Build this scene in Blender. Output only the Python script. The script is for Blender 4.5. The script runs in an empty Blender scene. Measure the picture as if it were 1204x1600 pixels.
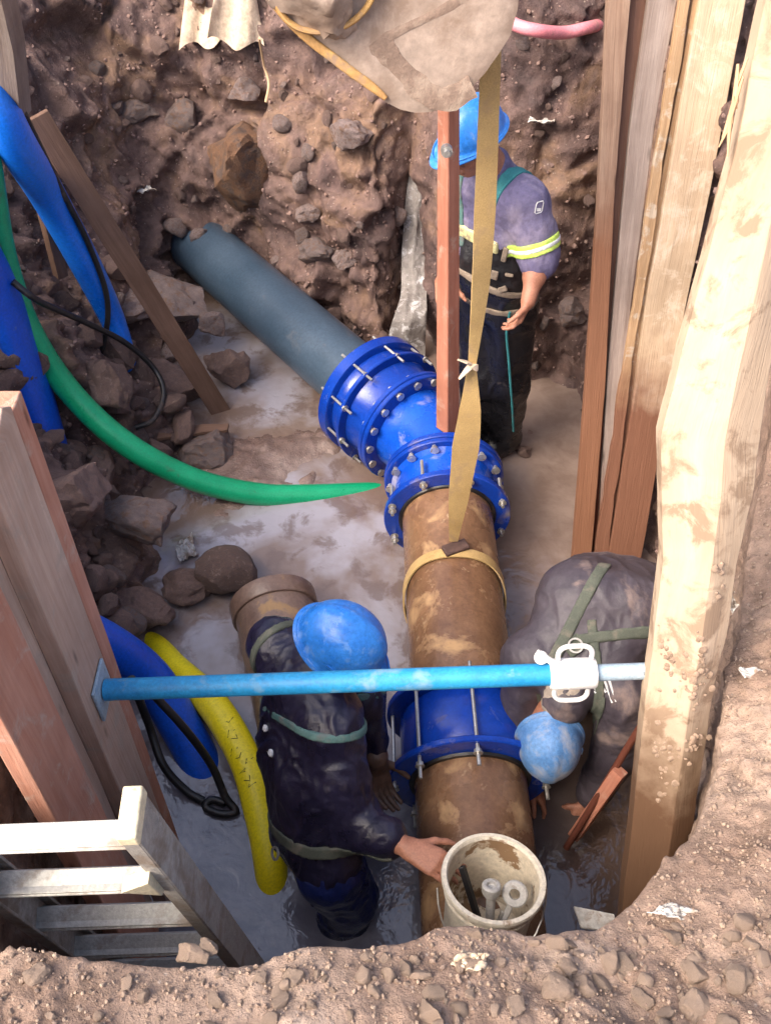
import bpy, bmesh, math, random
import numpy as np
from mathutils import Vector, Matrix, Quaternion
R = math.radians
random.seed(7); rng = np.random.default_rng(7)
scene = bpy.context.scene
COL = scene.collection

# ------------------------------------------------------------------ camera, light, exposure
CAM_H, PITCH, FPX = 3.4, 48.0, 1500.0
cam_d = bpy.data.cameras.new('camera'); cam = bpy.data.objects.new('camera', cam_d); COL.objects.link(cam)
cam.location = (0, 0, CAM_H); cam.rotation_euler = (R(90 - PITCH), 0, 0)
cam_d.sensor_fit = 'VERTICAL'; cam_d.sensor_height = 24.0; cam_d.lens = 24.0 * FPX / 1600.0
cam_d.clip_start = 0.05; cam_d.clip_end = 500
scene.camera = cam
SUN_EL, SUN_AZ = 47.0, 238.0          # azimuth clockwise from +Y: the sun stands behind the left shoulder
world = bpy.data.worlds.new('World'); scene.world = world; world.use_nodes = True
wn = world.node_tree; bg = wn.nodes['Background']
sky = wn.nodes.new('ShaderNodeTexSky'); sky.sky_type = 'NISHITA'; sky.sun_disc = False
sky.sun_elevation = R(SUN_EL); sky.sun_rotation = R(SUN_AZ); sky.dust_density = 6.0; sky.air_density = 0.8; sky.ozone_density = 0.3
wn.links.new(sky.outputs[0], bg.inputs[0]); bg.inputs[1].default_value = 0.15
sd = bpy.data.lights.new('sun', 'SUN'); sun = bpy.data.objects.new('sun', sd); COL.objects.link(sun)
sd.energy = 1.0; sd.angle = R(30.0); sd.color = (1.0, 0.93, 0.82)
dv = Vector((math.sin(R(SUN_AZ)) * math.cos(R(SUN_EL)), math.cos(R(SUN_AZ)) * math.cos(R(SUN_EL)), math.sin(R(SUN_EL))))
sun.rotation_euler = dv.to_track_quat('Z', 'Y').to_euler(); sun.location = (-6, -4, 9)
scene.view_settings.view_transform = 'Standard'; scene.view_settings.look = 'None'
scene.view_settings.exposure = 1.56; scene.view_settings.gamma = 1.0
scene.view_settings.use_curve_mapping = False

# ------------------------------------------------------------------ helpers
cp, sp = math.cos(R(PITCH)), math.sin(R(PITCH))
def ray(px, py):
    a, b = (px - 602) / FPX, (800 - py) / FPX
    return Vector((a, b * sp + cp, b * cp - sp))
def U(px, py, z=None, Y=None, d=None, x=None):
    """world point seen at a photograph pixel, at a real height z, distance Y, depth d or side x"""
    r = ray(px, py)
    if z is not None: t = (z - CAM_H) / r.z
    elif Y is not None: t = Y / r.y
    elif x is not None: t = x / r.x
    else: t = d
    return Vector((0, 0, CAM_H)) + r * t
def UP(px, py, p0, n):
    r = ray(px, py); c = Vector((0, 0, CAM_H)); n = Vector(n)
    return c + r * ((Vector(p0) - c).dot(n) / r.dot(n))

WL = {}
def tag(o, label=None, cat=None, group=None, kind=None):
    if label: o['label'] = label
    if cat: o['category'] = cat
    if group: o['group'] = group
    if kind: o['kind'] = kind
    return o
def thing(name, loc, label, cat, group=None):
    o = bpy.data.objects.new(name, None); COL.objects.link(o); o.location = loc; o.empty_display_size = 0.1
    WL[o] = Vector(loc); return tag(o, label, cat, group)

class MB:
    def __init__(s): s.v = []; s.f = []; s.c = []
    def add(s, vs, fs, cs=None):
        n = len(s.v); s.v += [tuple(v) for v in vs]; s.f += [tuple(i + n for i in f) for f in fs]
        s.c += [tuple(c) for c in cs] if cs is not None else [tuple(v) for v in vs]
        return s
    def box(s, c, sx, sy, sz, rot=None):
        c = Vector(c); vs = []
        for i in (-1, 1):
            for j in (-1, 1):
                for k in (-1, 1):
                    p = Vector((i * sx / 2, j * sy / 2, k * sz / 2))
                    if rot is not None: p = rot @ p
                    vs.append(c + p)
        return s.add(vs, [(0, 1, 3, 2), (4, 6, 7, 5), (0, 4, 5, 1), (2, 3, 7, 6), (0, 2, 6, 4), (1, 5, 7, 3)])
    def tube(s, pts, rad, seg=16, cap=True, flat=1.0, upv=None, hollow=False):
        pts = [Vector(p) for p in pts]; n = len(pts)
        if not isinstance(rad, (list, tuple)): rad = [rad] * n
        vs, fs, cs = [], [], []
        nrm = None; L = 0
        for i, p in enumerate(pts):
            t = (pts[min(i + 1, n - 1)] - pts[max(i - 1, 0)]).normalized()
            if nrm is None:
                a = Vector(upv) if upv is not None else (Vector((0, 0, 1)) if abs(t.z) < .9 else Vector((1, 0, 0)))
                nrm = (a - t * a.dot(t)).normalized()
            else: nrm = (nrm - t * nrm.dot(t)).normalized()
            b = t.cross(nrm)
            if i: L += (p - pts[i - 1]).length
            for k in range(seg):
                an = 2 * math.pi * k / seg
                vs.append(p + nrm * math.cos(an) * rad[i] * flat + b * math.sin(an) * rad[i])
                cs.append((L, math.cos(an) * rad[i], math.sin(an) * rad[i]))
        for i in range(n - 1):
            for k in range(seg):
                k2 = (k + 1) % seg
                fs.append((i * seg + k, i * seg + k2, (i + 1) * seg + k2, (i + 1) * seg + k))
        if cap:
            fs.append(tuple(reversed(range(seg)))); fs.append(tuple((n - 1) * seg + k for k in range(seg)))
        return s.add(vs, fs, cs)
    def lathe(s, c, ax, prof, seg=64, closed=True):
        """prof: list of (distance along the axis, radius)"""
        c = Vector(c); ax = Vector(ax).normalized()
        a = Vector((0, 0, 1)) if abs(ax.z) < .9 else Vector((1, 0, 0))
        n = (a - ax * a.dot(ax)).normalized(); b = ax.cross(n)
        vs, fs, cs = [], [], []
        for (t, r) in prof:
            for k in range(seg):
                an = 2 * math.pi * k / seg
                vs.append(c + ax * t + (n * math.cos(an) + b * math.sin(an)) * r); cs.append((t, r * math.cos(an), r * math.sin(an)))
        m = len(prof); rng_ = range(m) if closed else range(m - 1)
        for i in rng_:
            j = (i + 1) % m
            for k in range(seg):
                k2 = (k + 1) % seg
                fs.append((i * seg + k, i * seg + k2, j * seg + k2, j * seg + k))
        return s.add(vs, fs, cs)
    def slab(s, quad_rows, thick, normal, jit=0.0, seed=0):
        """board from rows of front-face points (each row left..right); extruded by thick against normal"""
        normal = Vector(normal).normalized(); rd = random.Random(seed)
        m = len(quad_rows[0]); n = len(quad_rows); vs, cs, fs = [], [], []
        for layer in (0, 1):
            L = 0
            for i, row in enumerate(quad_rows):
                if i: L += (Vector(row[0]) - Vector(quad_rows[i - 1][0])).length
                W = 0
                for j, p in enumerate(row):
                    if j: W += (Vector(p) - Vector(row[j - 1])).length
                    q = Vector(p) - normal * thick * layer
                    if jit: q += normal * rd.uniform(-jit, jit) * .5
                    vs.append(q); cs.append((L, W, thick * layer))
        o = n * m
        for i in range(n - 1):
            for j in range(m - 1):
                a, b, c, d = i * m + j, i * m + j + 1, (i + 1) * m + j + 1, (i + 1) * m + j
                fs.append((a, b, c, d)); fs.append((o + d, o + c, o + b, o + a))
        for i in range(n - 1):
            fs.append((i * m, (i + 1) * m, o + (i + 1) * m, o + i * m))
            a = i * m + m - 1; fs.append((a, o + a, o + a + m, a + m))
        for j in range(m - 1):
            fs.append((j, o + j, o + j + 1, j + 1))
            a = (n - 1) * m + j; fs.append((a, a + 1, o + a + 1, o + a))
        return s.add(vs, fs, cs)
    def build(s, name, mat, parent=None, smooth=True, bevel=0, label=None, sharp=40):
        V = np.array(s.v); o3 = (V.min(0) + V.max(0)) / 2
        if parent is None: o3[2] = V[:, 2].min()
        me = bpy.data.meshes.new(name); me.from_pydata([tuple(v) for v in (V - o3)], [], s.f)
        at = me.attributes.new('gc', 'FLOAT_VECTOR', 'POINT'); at.data.foreach_set('vector', np.array(s.c, dtype=np.float32).ravel())
        bm = bmesh.new(); bm.from_mesh(me); bmesh.ops.recalc_face_normals(bm, faces=bm.faces)
        bm.to_mesh(me); bm.free()
        me.materials.append(mat)
        if smooth:
            me.shade_smooth(); me.set_sharp_from_angle(angle=R(sharp))
        ob = bpy.data.objects.new(name, me); COL.objects.link(ob)
        WL[ob] = Vector(o3)
        if parent is not None: ob.parent = parent; ob.location = Vector(o3) - WL[parent]
        else: ob.location = o3
        if bevel:
            m = ob.modifiers.new('bevel', 'BEVEL'); m.width = bevel; m.segments = 2; m.limit_method = 'ANGLE'; m.angle_limit = R(50)
        if label: ob['label'] = label
        return ob

def cat_rom(pts, n):
    pts = [Vector(p) for p in pts]; P = [2 * pts[0] - pts[1]] + pts + [2 * pts[-1] - pts[-2]]; out = []
    for i in range(1, len(P) - 2):
        for k in range(n):
            t = k / n; p0, p1, p2, p3 = P[i - 1], P[i], P[i + 1], P[i + 2]
            out.append(.5 * ((2 * p1) + (p2 - p0) * t + (2 * p0 - 5 * p1 + 4 * p2 - p3) * t * t + (3 * p1 - p0 - 3 * p2 + p3) * t ** 3))
    out.append(pts[-1]); return out

# ------------------------------------------------------------------ numpy noise
_perm = rng.permutation(4096)
_rnd = rng.random(4096)
def _h(i, j, k): return _perm[(_perm[(_perm[i & 4095] + j) & 4095] + k) & 4095]
def vnoise(P):
    I = np.floor(P).astype(int); F = P - I; F = F * F * (3 - 2 * F); r = 0
    for a in (0, 1):
        wa = F[:, 0] if a else 1 - F[:, 0]
        for b in (0, 1):
            wb = F[:, 1] if b else 1 - F[:, 1]
            for c in (0, 1):
                wc = F[:, 2] if c else 1 - F[:, 2]
                r = r + wa * wb * wc * _rnd[_h(I[:, 0] + a, I[:, 1] + b, I[:, 2] + c)]
    return r * 2 - 1
def fbm(P, o=4, g=.5):
    a, r, s = 1, 0, 0
    for k in range(o): r = r + a * vnoise(P * 2 ** k + 17.3 * k); s += a; a *= g
    return r / s
def tilt(P, seed):
    """cells with faces tilted at random: broken, angular lumps"""
    I = np.floor(P).astype(int); f1 = np.full(len(P), 9.); out = np.zeros(len(P)); f2 = f1.copy()
    for a in (-1, 0, 1):
        for b in (-1, 0, 1):
            for c in (-1, 0, 1):
                C = I + np.array([a, b, c]); h = _h(C[:, 0], C[:, 1] + seed, C[:, 2])
                q = C + np.stack([_rnd[h], _rnd[(h + 911) & 4095], _rnd[(h + 2003) & 4095]], 1)
                dv_ = P - q; d = np.linalg.norm(dv_, axis=1); m = d < f1
                t = (dv_ * (np.stack([_rnd[(h + 5) & 4095], _rnd[(h + 321) & 4095], _rnd[(h + 1777) & 4095]], 1) - .5)).sum(1) * 3 + _rnd[(h + 77) & 4095] - .5
                f2 = np.where(m, f1, np.minimum(f2, d)); out = np.where(m, t, out); f1 = np.where(m, d, f1)
    return out * np.clip((f2 - f1) * 6, .15, 1)
def voro(P):
    I = np.floor(P).astype(int); f1 = np.full(len(P), 9.); f2 = f1.copy(); idc = np.zeros(len(P))
    for a in (-1, 0, 1):
        for b in (-1, 0, 1):
            for c in (-1, 0, 1):
                C = I + np.array([a, b, c]); h = _h(C[:, 0], C[:, 1], C[:, 2])
                q = C + np.stack([_rnd[h], _rnd[(h + 911) & 4095], _rnd[(h + 2003) & 4095]], 1)
                d = np.linalg.norm(P - q, axis=1); m = d < f1
                f2 = np.where(m, f1, np.minimum(f2, d)); idc = np.where(m, _rnd[(h + 77) & 4095], idc); f1 = np.where(m, d, f1)
    return f1, f2, idc

# ------------------------------------------------------------------ materials
class NT:
    def __init__(s, name):
        s.m = bpy.data.materials.new(name); s.m.use_nodes = True; s.t = s.m.node_tree
        s.b = s.t.nodes['Principled BSDF']
    def n(s, ty, **kw):
        nd = s.t.nodes.new(ty)
        for k, v in kw.items():
            if k.startswith('i_'): nd.inputs[k[2:].replace('_', ' ')].default_value = v
            else: setattr(nd, k, v)
        return nd
    def l(s, a, b): s.t.links.new(a, b)
    def noise(s, vec, scale, detail=5, rough=.6, dist=0):
        nd = s.n('ShaderNodeTexNoise'); nd.inputs['Scale'].default_value = scale; nd.inputs['Detail'].default_value = detail
        nd.inputs['Roughness'].default_value = rough; nd.inputs['Distortion'].default_value = dist
        s.l(vec, nd.inputs['Vector']); return nd.outputs['Fac']
    def ramp(s, fac, stops):
        nd = s.n('ShaderNodeValToRGB'); el = nd.color_ramp.elements
        while len(el) < len(stops): el.new(.5)
        for e, (p, c) in zip(el, stops):
            e.position = p; e.color = (c[0], c[1], c[2], 1) if not isinstance(c, (int, float)) else (c, c, c, 1)
        s.l(fac, nd.inputs[0]); return nd.outputs[0]
    def mix(s, fac, a, b):
        nd = s.n('ShaderNodeMix', data_type='RGBA')
        if isinstance(fac, (int, float)): nd.inputs[0].default_value = fac
        else: s.l(fac, nd.inputs[0])
        for v, i in ((a, 6), (b, 7)):
            if isinstance(v, (tuple, list)): nd.inputs[i].default_value = (v[0], v[1], v[2], 1)
            else: s.l(v, nd.inputs[i])
        return nd.outputs[2]
    def bump(s, h, dist, strength=1.0, prev=None):
        nd = s.n('ShaderNodeBump'); nd.inputs['Distance'].default_value = dist; nd.inputs['Strength'].default_value = strength
        s.l(h, nd.inputs['Height'])
        if prev is not None: s.l(prev, nd.inputs['Normal'])
        return nd.outputs[0]
    def fin(s, col=None, rough=None, bump=None, metal=0, spec=None):
        if col is not None:
            if isinstance(col, (tuple, list)): s.b.inputs['Base Color'].default_value = (*col, 1)
            else: s.l(col, s.b.inputs['Base Color'])
        if rough is not None:
            if isinstance(rough, (int, float)): s.b.inputs['Roughness'].default_value = rough
            else: s.l(rough, s.b.inputs['Roughness'])
        if bump is not None: s.l(bump, s.b.inputs['Normal'])
        s.b.inputs['Metallic'].default_value = metal
        if spec is not None: s.b.inputs['Specular IOR Level'].default_value = spec
        return s.m
    def oc(s, geo=False):
        if geo: return s.n('ShaderNodeNewGeometry').outputs['Position']
        return s.n('ShaderNodeTexCoord').outputs['Object']
    def gc(s, sc=(1, 1, 1)):
        a = s.n('ShaderNodeAttribute'); a.attribute_name = 'gc'
        mp = s.n('ShaderNodeMapping'); mp.inputs['Scale'].default_value = sc; s.l(a.outputs['Vector'], mp.inputs[0])
        rd = s.n('ShaderNodeObjectInfo'); ad = s.n('ShaderNodeVectorMath', operation='ADD')
        mu = s.n('ShaderNodeMath', operation='MULTIPLY'); mu.inputs[1].default_value = 37.0; s.l(rd.outputs['Random'], mu.inputs[0])
        s.l(mp.outputs[0], ad.inputs[0]); s.l(mu.outputs[0], ad.inputs[1]); return ad.outputs[0]

def grime(name, base, base2, scale=6, rough=(.5, .8), bump=.002, stain=None, st_scale=8, st=(.5, .6), fine=60, metal=0, geo=False, rnd=False, spec=None, st2=None):
    N = NT(name); v = N.oc(geo)
    if rnd:
        oi = N.n('ShaderNodeObjectInfo'); ad = N.n('ShaderNodeVectorMath', operation='ADD')
        mu = N.n('ShaderNodeMath', operation='MULTIPLY'); mu.inputs[1].default_value = 51.0; N.l(oi.outputs['Random'], mu.inputs[0])
        N.l(v, ad.inputs[0]); N.l(mu.outputs[0], ad.inputs[1]); v = ad.outputs[0]
    a = N.noise(v, scale); f = N.noise(v, fine, 6, .7)
    col = N.ramp(a, [(.3, base), (.7, base2)])
    dark = N.ramp(f, [(.3, .62), (.65, 1.1)])
    mm = N.n('ShaderNodeMix', data_type='RGBA', blend_type='MULTIPLY'); mm.inputs[0].default_value = .8
    N.l(col, mm.inputs[6]); N.l(dark, mm.inputs[7]); col = mm.outputs[2]
    if rnd:
        hs = N.n('ShaderNodeHueSaturation'); mr = N.n('ShaderNodeMapRange'); mr.inputs[3].default_value = .65; mr.inputs[4].default_value = 1.25
        N.l(oi.outputs['Random'], mr.inputs[0]); N.l(mr.outputs[0], hs.inputs['Value']); N.l(col, hs.inputs['Color']); col = hs.outputs[0]
    r = N.ramp(a, [(.3, rough[0]), (.7, rough[1])])
    if stain:
        k = N.ramp(N.noise(v, st_scale, 8, .65, .4), [(st[0], 0), (st[1], 1)])
        col = N.mix(k, col, stain); r = N.mix(k, r, (.85,) * 3)
        if st2:
            k2 = N.ramp(N.noise(v, st_scale * 2.3, 8, .7, .2), [(st2[1], 0), (st2[1] + .07, 1)]); col = N.mix(k2, col, st2[0])
    return N.fin(col, r, N.bump(f, bump), metal, spec)

def wood(name, c1, c2, wet=None, mud=None, mud_th=(.55, .62), gs=1.0):
    N = NT(name); v = N.gc((2.2, 38 * gs, 38 * gs)); v2 = N.gc((1, 1, 1))
    g = N.noise(v, 1.0, 8, .65, .6); g2 = N.noise(N.gc((9, 160, 160)), 1, 4, .6)
    big = N.noise(v2, 4, 5, .6, .3)
    col = N.ramp(g, [(.3, c1), (.52, [(a + b) / 2 for a, b in zip(c1, c2)]), (.72, c2)])
    col = N.mix(N.ramp(big, [(.35, 0), (.75, .55)]), col, [x * .62 for x in c1])
    # knots
    vo = N.n('ShaderNodeTexVoronoi'); vo.inputs['Scale'].default_value = 1.0; N.l(N.gc((3.1, 11, 11)), vo.inputs['Vector'])
    col = N.mix(N.ramp(vo.outputs['Distance'], [(.03, .8), (.12, 0)]), col, [x * .35 for x in c1])
    if mud:
        k = N.ramp(N.noise(v2, 9, 9, .68, .5), [(mud_th[0], 0), (mud_th[1], 1)]); col = N.mix(k, col, mud)
    if wet:  # darker toward the foot: damp on the planks, painted shade on the big timber
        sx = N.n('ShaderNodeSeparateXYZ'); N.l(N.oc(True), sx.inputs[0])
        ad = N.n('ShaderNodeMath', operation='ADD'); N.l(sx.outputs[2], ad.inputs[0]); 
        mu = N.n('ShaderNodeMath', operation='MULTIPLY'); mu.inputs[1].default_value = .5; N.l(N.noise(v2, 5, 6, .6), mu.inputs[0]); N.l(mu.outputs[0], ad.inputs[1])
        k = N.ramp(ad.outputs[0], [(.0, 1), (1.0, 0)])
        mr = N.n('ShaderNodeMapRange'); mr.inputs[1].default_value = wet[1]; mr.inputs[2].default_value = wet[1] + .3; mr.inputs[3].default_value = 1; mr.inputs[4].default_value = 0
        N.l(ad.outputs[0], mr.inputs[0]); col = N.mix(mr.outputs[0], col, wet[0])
    b = N.bump(g, .004); b = N.bump(g2, .0015, 1, b)
    return N.fin(col, .75, b, spec=.14)

def soil(name, cols, scale=3.0, bump=.02, wetr=(.55, .95)):
    N = NT(name); v = N.oc(True)
    a = N.noise(v, scale, 8, .62, .5); b = N.noise(v, scale * 7, 8, .7); c = N.noise(v, scale * 40, 4, .7)
    col = N.ramp(a, [(.30, cols[0]), (.44, cols[1]), (.56, cols[2]), (.70, cols[3])])
    mm = N.n('ShaderNodeMix', data_type='RGBA', blend_type='MULTIPLY'); mm.inputs[0].default_value = .9
    N.l(col, mm.inputs[6]); N.l(N.ramp(b, [(.3, .5), (.6, 1.15)]), mm.inputs[7]); col = mm.outputs[2]
    vo = N.n('ShaderNodeTexVoronoi'); vo.inputs['Scale'].default_value = 55; N.l(v, vo.inputs['Vector'])
    sp_ = N.ramp(vo.outputs['Distance'], [(.10, 1), (.2, 0)])
    wn_ = N.n('ShaderNodeTexWhiteNoise'); N.l(vo.outputs['Position'], wn_.inputs['Vector'])
    gate = N.ramp(wn_.outputs['Value'], [(.86, 0), (.9, .8)])
    mu = N.n('ShaderNodeMath', operation='MULTIPLY'); N.l(sp_, mu.inputs[0]); N.l(gate, mu.inputs[1])
    col = N.mix(mu.outputs[0], col, [min(.6, x * 1.9) for x in cols[3]])
    r = N.ramp(N.noise(v, scale * 1.7, 5, .6), [(.35, wetr[0]), (.65, wetr[1])])
    bb = N.bump(b, bump); bb = N.bump(c, bump * .35, 1, bb)
    return N.fin(col, r, bb)

M = {}
M['soil_far'] = soil('damp_red_brown_soil', [(.060, .036, .034), (.125, .072, .060), (.175, .105, .080), (.21, .135, .085)], 2.2, .035, (.42, .9))
M['soil_near'] = soil('dry_tan_soil', [(.20, .135, .10), (.30, .21, .155), (.36, .26, .20), (.44, .33, .26)], 3.5, .018, (.7, .95))
M['clod'] = grime('clay_clod', (.16, .10, .088), (.28, .18, .145), 9, (.45, .9), .012, (.27, .19, .16), 7, (.55, .66), 38, rnd=True)
M['rock_grey'] = grime('grey_purple_rock', (.17, .125, .122), (.31, .235, .215), 7, (.4, .8), .01, (.20, .12, .085), 5, (.5, .62), 45, rnd=True)
M['rock_ochre'] = grime('ochre_clay', (.17, .085, .048), (.28, .145, .075), 4, (.5, .9), .02, (.12, .08, .065), 4, (.47, .6), 28)
M['pebble'] = grime('dusty_pebble', (.30, .205, .155), (.45, .325, .25), 18, (.7, .95), .004, (.36, .27, .20), 30, (.45, .6), 120, rnd=True)
M['blue_cast'] = grime('blue_enamel', (.004, .035, .30), (.006, .055, .40), 5, (.16, .3), .0006, (.17, .14, .15), 6, (.59, .72), 90)
M['blue_elbow'] = grime('blue_enamel_muddied', (.004, .06, .48), (.010, .11, .60), 4, (.2, .35), .0006, (.42, .38, .42), 3.0, (.50, .66), 90)
M['zinc'] = grime('zinc_plated_steel', (.45, .43, .40), (.62, .60, .56), 30, (.3, .45), .0004, (.3, .22, .16), 22, (.62, .7), 200, metal=.75)
M['grey_pipe'] = grime('slate_grey_pipe', (.042, .070, .105), (.066, .102, .148), 3, (.28, .42), .0012, (.16, .15, .15), 5, (.62, .8), 70)
M['brown_pipe'] = grime('brown_coated_pipe', (.13, .065, .035), (.27, .15, .082), 4, (.14, .36), .002, (.42, .26, .13), 5, (.55, .66), 50, st2=((.40, .28, .17), .63))
M['old_pipe'] = grime('old_rusty_pipe', (.14, .085, .065), (.22, .15, .12), 4, (.25, .5), .002, (.30, .19, .10), 6, (.56, .64), 60)
M['helmet'] = grime('scuffed_blue_helmet', (.02, .17, .62), (.045, .27, .78), 9, (.22, .42), .0008, (.20, .36, .68), 16, (.55, .68), 90, st2=((.01, .05, .22), .68))
M['helmet_muddy'] = grime('muddy_blue_helmet', (.07, .20, .46), (.14, .29, .55), 12, (.4, .7), .0015, (.34, .36, .42), 9, (.45, .62), 90, st2=((.03, .07, .2), .66))
M['skin'] = grime('skin', (.36, .15, .09), (.46, .21, .135), 22, (.45, .6), .0012, (.30, .17, .12), 30, (.62, .7), 160)
M['navy'] = grime('wet_navy_jacket', (.007, .006, .018), (.020, .017, .045), 6, (.22, .45), .003, (.075, .062, .072), 6, (.60, .80), 46)
M['navy_trouser'] = grime('wet_blue_trousers', (.004, .008, .05), (.008, .018, .11), 6, (.2, .45), .004, (.05, .045, .07), 9, (.62, .7), 50)
M['violet'] = grime('faded_violet_work_shirt', (.085, .075, .17), (.20, .175, .28), 3.2, (.8, .95), .003, (.33, .28, .36), 4.5, (.50, .68), 60)
M['grey_shirt'] = grime('muddied_grey_work_shirt', (.035, .029, .040), (.085, .068, .082), 3.0, (.40, .7), .002, (.20, .145, .13), 3.0, (.53, .62), 50)
M['wader'] = grime('black_rubber_waders', (.006, .006, .008), (.014, .013, .015), 7, (.18, .4), .004, (.08, .06, .055), 13, (.64, .7), 40)
M['lime'] = grime('lime_reflective_tape', (.55, .80, .10), (.70, .90, .22), 20, (.35, .5), .001, (.45, .5, .25), 20, (.62, .7), 100)
M['cream_tape'] = grime('muddied_reflective_tape', (.52, .50, .24), (.70, .68, .36), 20, (.4, .6), .001, (.3, .24, .16), 25, (.5, .58), 100)
M['teal'] = grime('teal_harness_webbing', (.02, .17, .19), (.05, .27, .28), 20, (.7, .9), .001, (.10, .13, .12), 20, (.56, .7), 220)
M['olive'] = grime('muddied_green_webbing', (.055, .065, .050), (.10, .11, .085), 18, (.7, .9), .001, (.16, .14, .11), 16, (.55, .7), 220)
M['tan_strap'] = grime('muddied_belt', (.20, .15, .11), (.30, .24, .18), 18, (.7, .9), .001, (.07, .05, .04), 16, (.55, .7), 220)
M['white_print'] = grime('white_print', (.7, .7, .7), (.8, .8, .8), 20, (.5, .6), .0005)
M['black'] = grime('black_rubber_cable', (.008, .008, .010), (.02, .019, .02), 10, (.3, .5), .0008, (.10, .07, .055), 9, (.6, .7), 120)
M['green_hose'] = grime('green_hose', (.004, .30, .13), (.010, .42, .19), 6, (.25, .4), .001, (.10, .13, .085), 10, (.62, .74), 160)
M['blue_hose'] = grime('bright_blue_hose', (.005, .14, .72), (.010, .20, .85), 4, (.25, .4), .001, (.05, .13, .42), 5, (.6, .75), 90)
M['blue_hose_deep'] = grime('deep_blue_hose', (.004, .07, .55), (.007, .11, .68), 4, (.25, .45), .0015, (.16, .22, .42), 12, (.66, .74), 90)
M['yellow_hose'] = grime('yellow_hose', (.92, .72, .008), (.95, .80, .02), 5, (.35, .5), .001, (.40, .30, .06), 12, (.68, .8), 120)
M['pink_pipe'] = grime('pink_conduit', (.72, .22, .26), (.80, .30, .34), 6, (.4, .6), .001, (.35, .22, .18), 9, (.6, .75), 120)
M['strut_blue'] = grime('worn_sky_blue_paint', (.015, .23, .50), (.03, .34, .62), 10, (.35, .55), .0008, (.20, .36, .48), 14, (.55, .7), 120, st2=((.03, .06, .10), .66))
M['strut_grey'] = grime('pale_blue_grey_steel', (.28, .38, .46), (.38, .47, .54), 14, (.35, .55), .0008, (.16, .17, .18), 20, (.6, .7), 120)
M['white_metal'] = grime('galvanised_casting', (.74, .72, .68), (.84, .82, .78), 12, (.4, .6), .001, (.50, .45, .38), 20, (.62, .76), 90)
M['alu'] = grime('muddied_aluminium', (.40, .39, .36), (.52, .51, .47), 9, (.4, .6), .0015, (.32, .27, .22), 9, (.50, .64), 100, metal=.35, st2=((.17, .13, .10), .66))
M['alu_dark'] = grime('weathered_aluminium_rail', (.26, .24, .215), (.38, .35, .32), 7, (.5, .7), .0025, (.21, .165, .13), 8, (.5, .62), 70, metal=.2, st2=((.15, .11, .08), .64))
M['cream'] = grime('cream_plastic_cap', (.62, .52, .34), (.74, .64, .44), 12, (.5, .7), .001, (.36, .26, .14), 22, (.6, .68), 100)
M['bucket_white'] = grime('muddy_cream_bucket', (.66, .59, .47), (.76, .70, .58), 7, (.4, .6), .001, (.30, .20, .13), 9, (.58, .63), 80, st2=((.40, .30, .2), .63))
M['bucket_in'] = grime('bucket_inside_plaster', (.60, .51, .38), (.72, .64, .50), 7, (.5, .8), .003, (.24, .145, .075), 8, (.55, .59), 60, st2=((.22, .22, .2), .60))
M['steel_dusty'] = grime('dusty_grey_steel', (.40, .39, .37), (.52, .50, .47), 20, (.5, .7), .001, (.30, .26, .22), 25, (.58, .68), 120, metal=.2)
M['digger_mud'] = grime('mud_coated_steel', (.31, .235, .185), (.40, .31, .25), 3, (.4, .7), .0015, (.22, .155, .115), 3.2, (.50, .60), 40, st2=((.40, .31, .25), .6))
M['digger_rust'] = grime('rusty_yellow_edge', (.42, .22, .08), (.58, .36, .12), 14, (.6, .85), .003, (.30, .20, .14), 12, (.5, .62), 60)
M['webbing'] = grime('yellow_lifting_webbing', (.40, .26, .10), (.53, .36, .15), 7, (.75, .9), .0015, (.33, .22, .12), 10, (.52, .7), 260)
M['pad'] = grime('brown_strap_pad', (.055, .028, .022), (.10, .055, .045), 20, (.7, .9), .002)
M['plastic'] = grime('crumpled_white_plastic', (.50, .48, .45), (.66, .64, .60), 20, (.3, .5), .002, (.30, .23, .18), 22, (.46, .6), 60)
M['sack'] = grime('cream_sacking', (.55, .42, .30), (.68, .55, .41), 10, (.7, .9), .004, (.36, .26, .19), 9, (.52, .66), 60)
M['foam'] = grime('foaming_water', (.16, .135, .12), (.34, .31, .29), 9, (.08, .2), .012, (.60, .58, .58), 18, (.55, .66), 30)
M['wood_left'] = wood('grey_brown_plank', (.44, .29, .215), (.62, .46, .37), mud=(.40, .32, .26), mud_th=(.56, .7))
M['wood_left_red'] = wood('pinkish_red_plank', (.46, .20, .13), (.60, .33, .24), mud=(.48, .38, .31), mud_th=(.55, .7))
M['wood_grey'] = wood('weathered_grey_plank', (.22, .165, .14), (.38, .31, .27), wet=((.17, .075, .045), .45))
M['wood_stud'] = wood('damp_brown_stud', (.20, .12, .085), (.34, .235, .17), wet=((.20, .095, .055), 1.55))
M['wood_dark'] = wood('dark_damp_plank', (.12, .06, .042), (.20, .11, .08), wet=((.11, .035, .022), .8))
M['wood_tan'] = wood('tan_plank', (.34, .21, .115), (.50, .34, .20), wet=((.17, .08, .05), .95), mud=(.46, .37, .28), mud_th=(.54, .6))
M['wood_cream'] = wood('cream_wood_plank', (.46, .33, .215), (.62, .475, .335), wet=((.17, .08, .05), .95), mud=(.60, .48, .36), mud_th=(.5, .62))
M['beam_cream'] = wood('mud_plastered_timber', (.42, .31, .215), (.56, .44, .325), wet=((.10, .055, .032), 1.30), mud=(.27, .19, .13), mud_th=(.51, .60), gs=.25)  # its dark lower end is shade painted in by height, besides the mud
M['wood_red'] = wood('reddish_square_timber', (.36, .135, .085), (.52, .24, .165), mud=(.45, .30, .23), mud_th=(.56, .7))
M['wood_brown'] = wood('wet_brown_plank', (.13, .075, .052), (.22, .135, .10))
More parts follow.
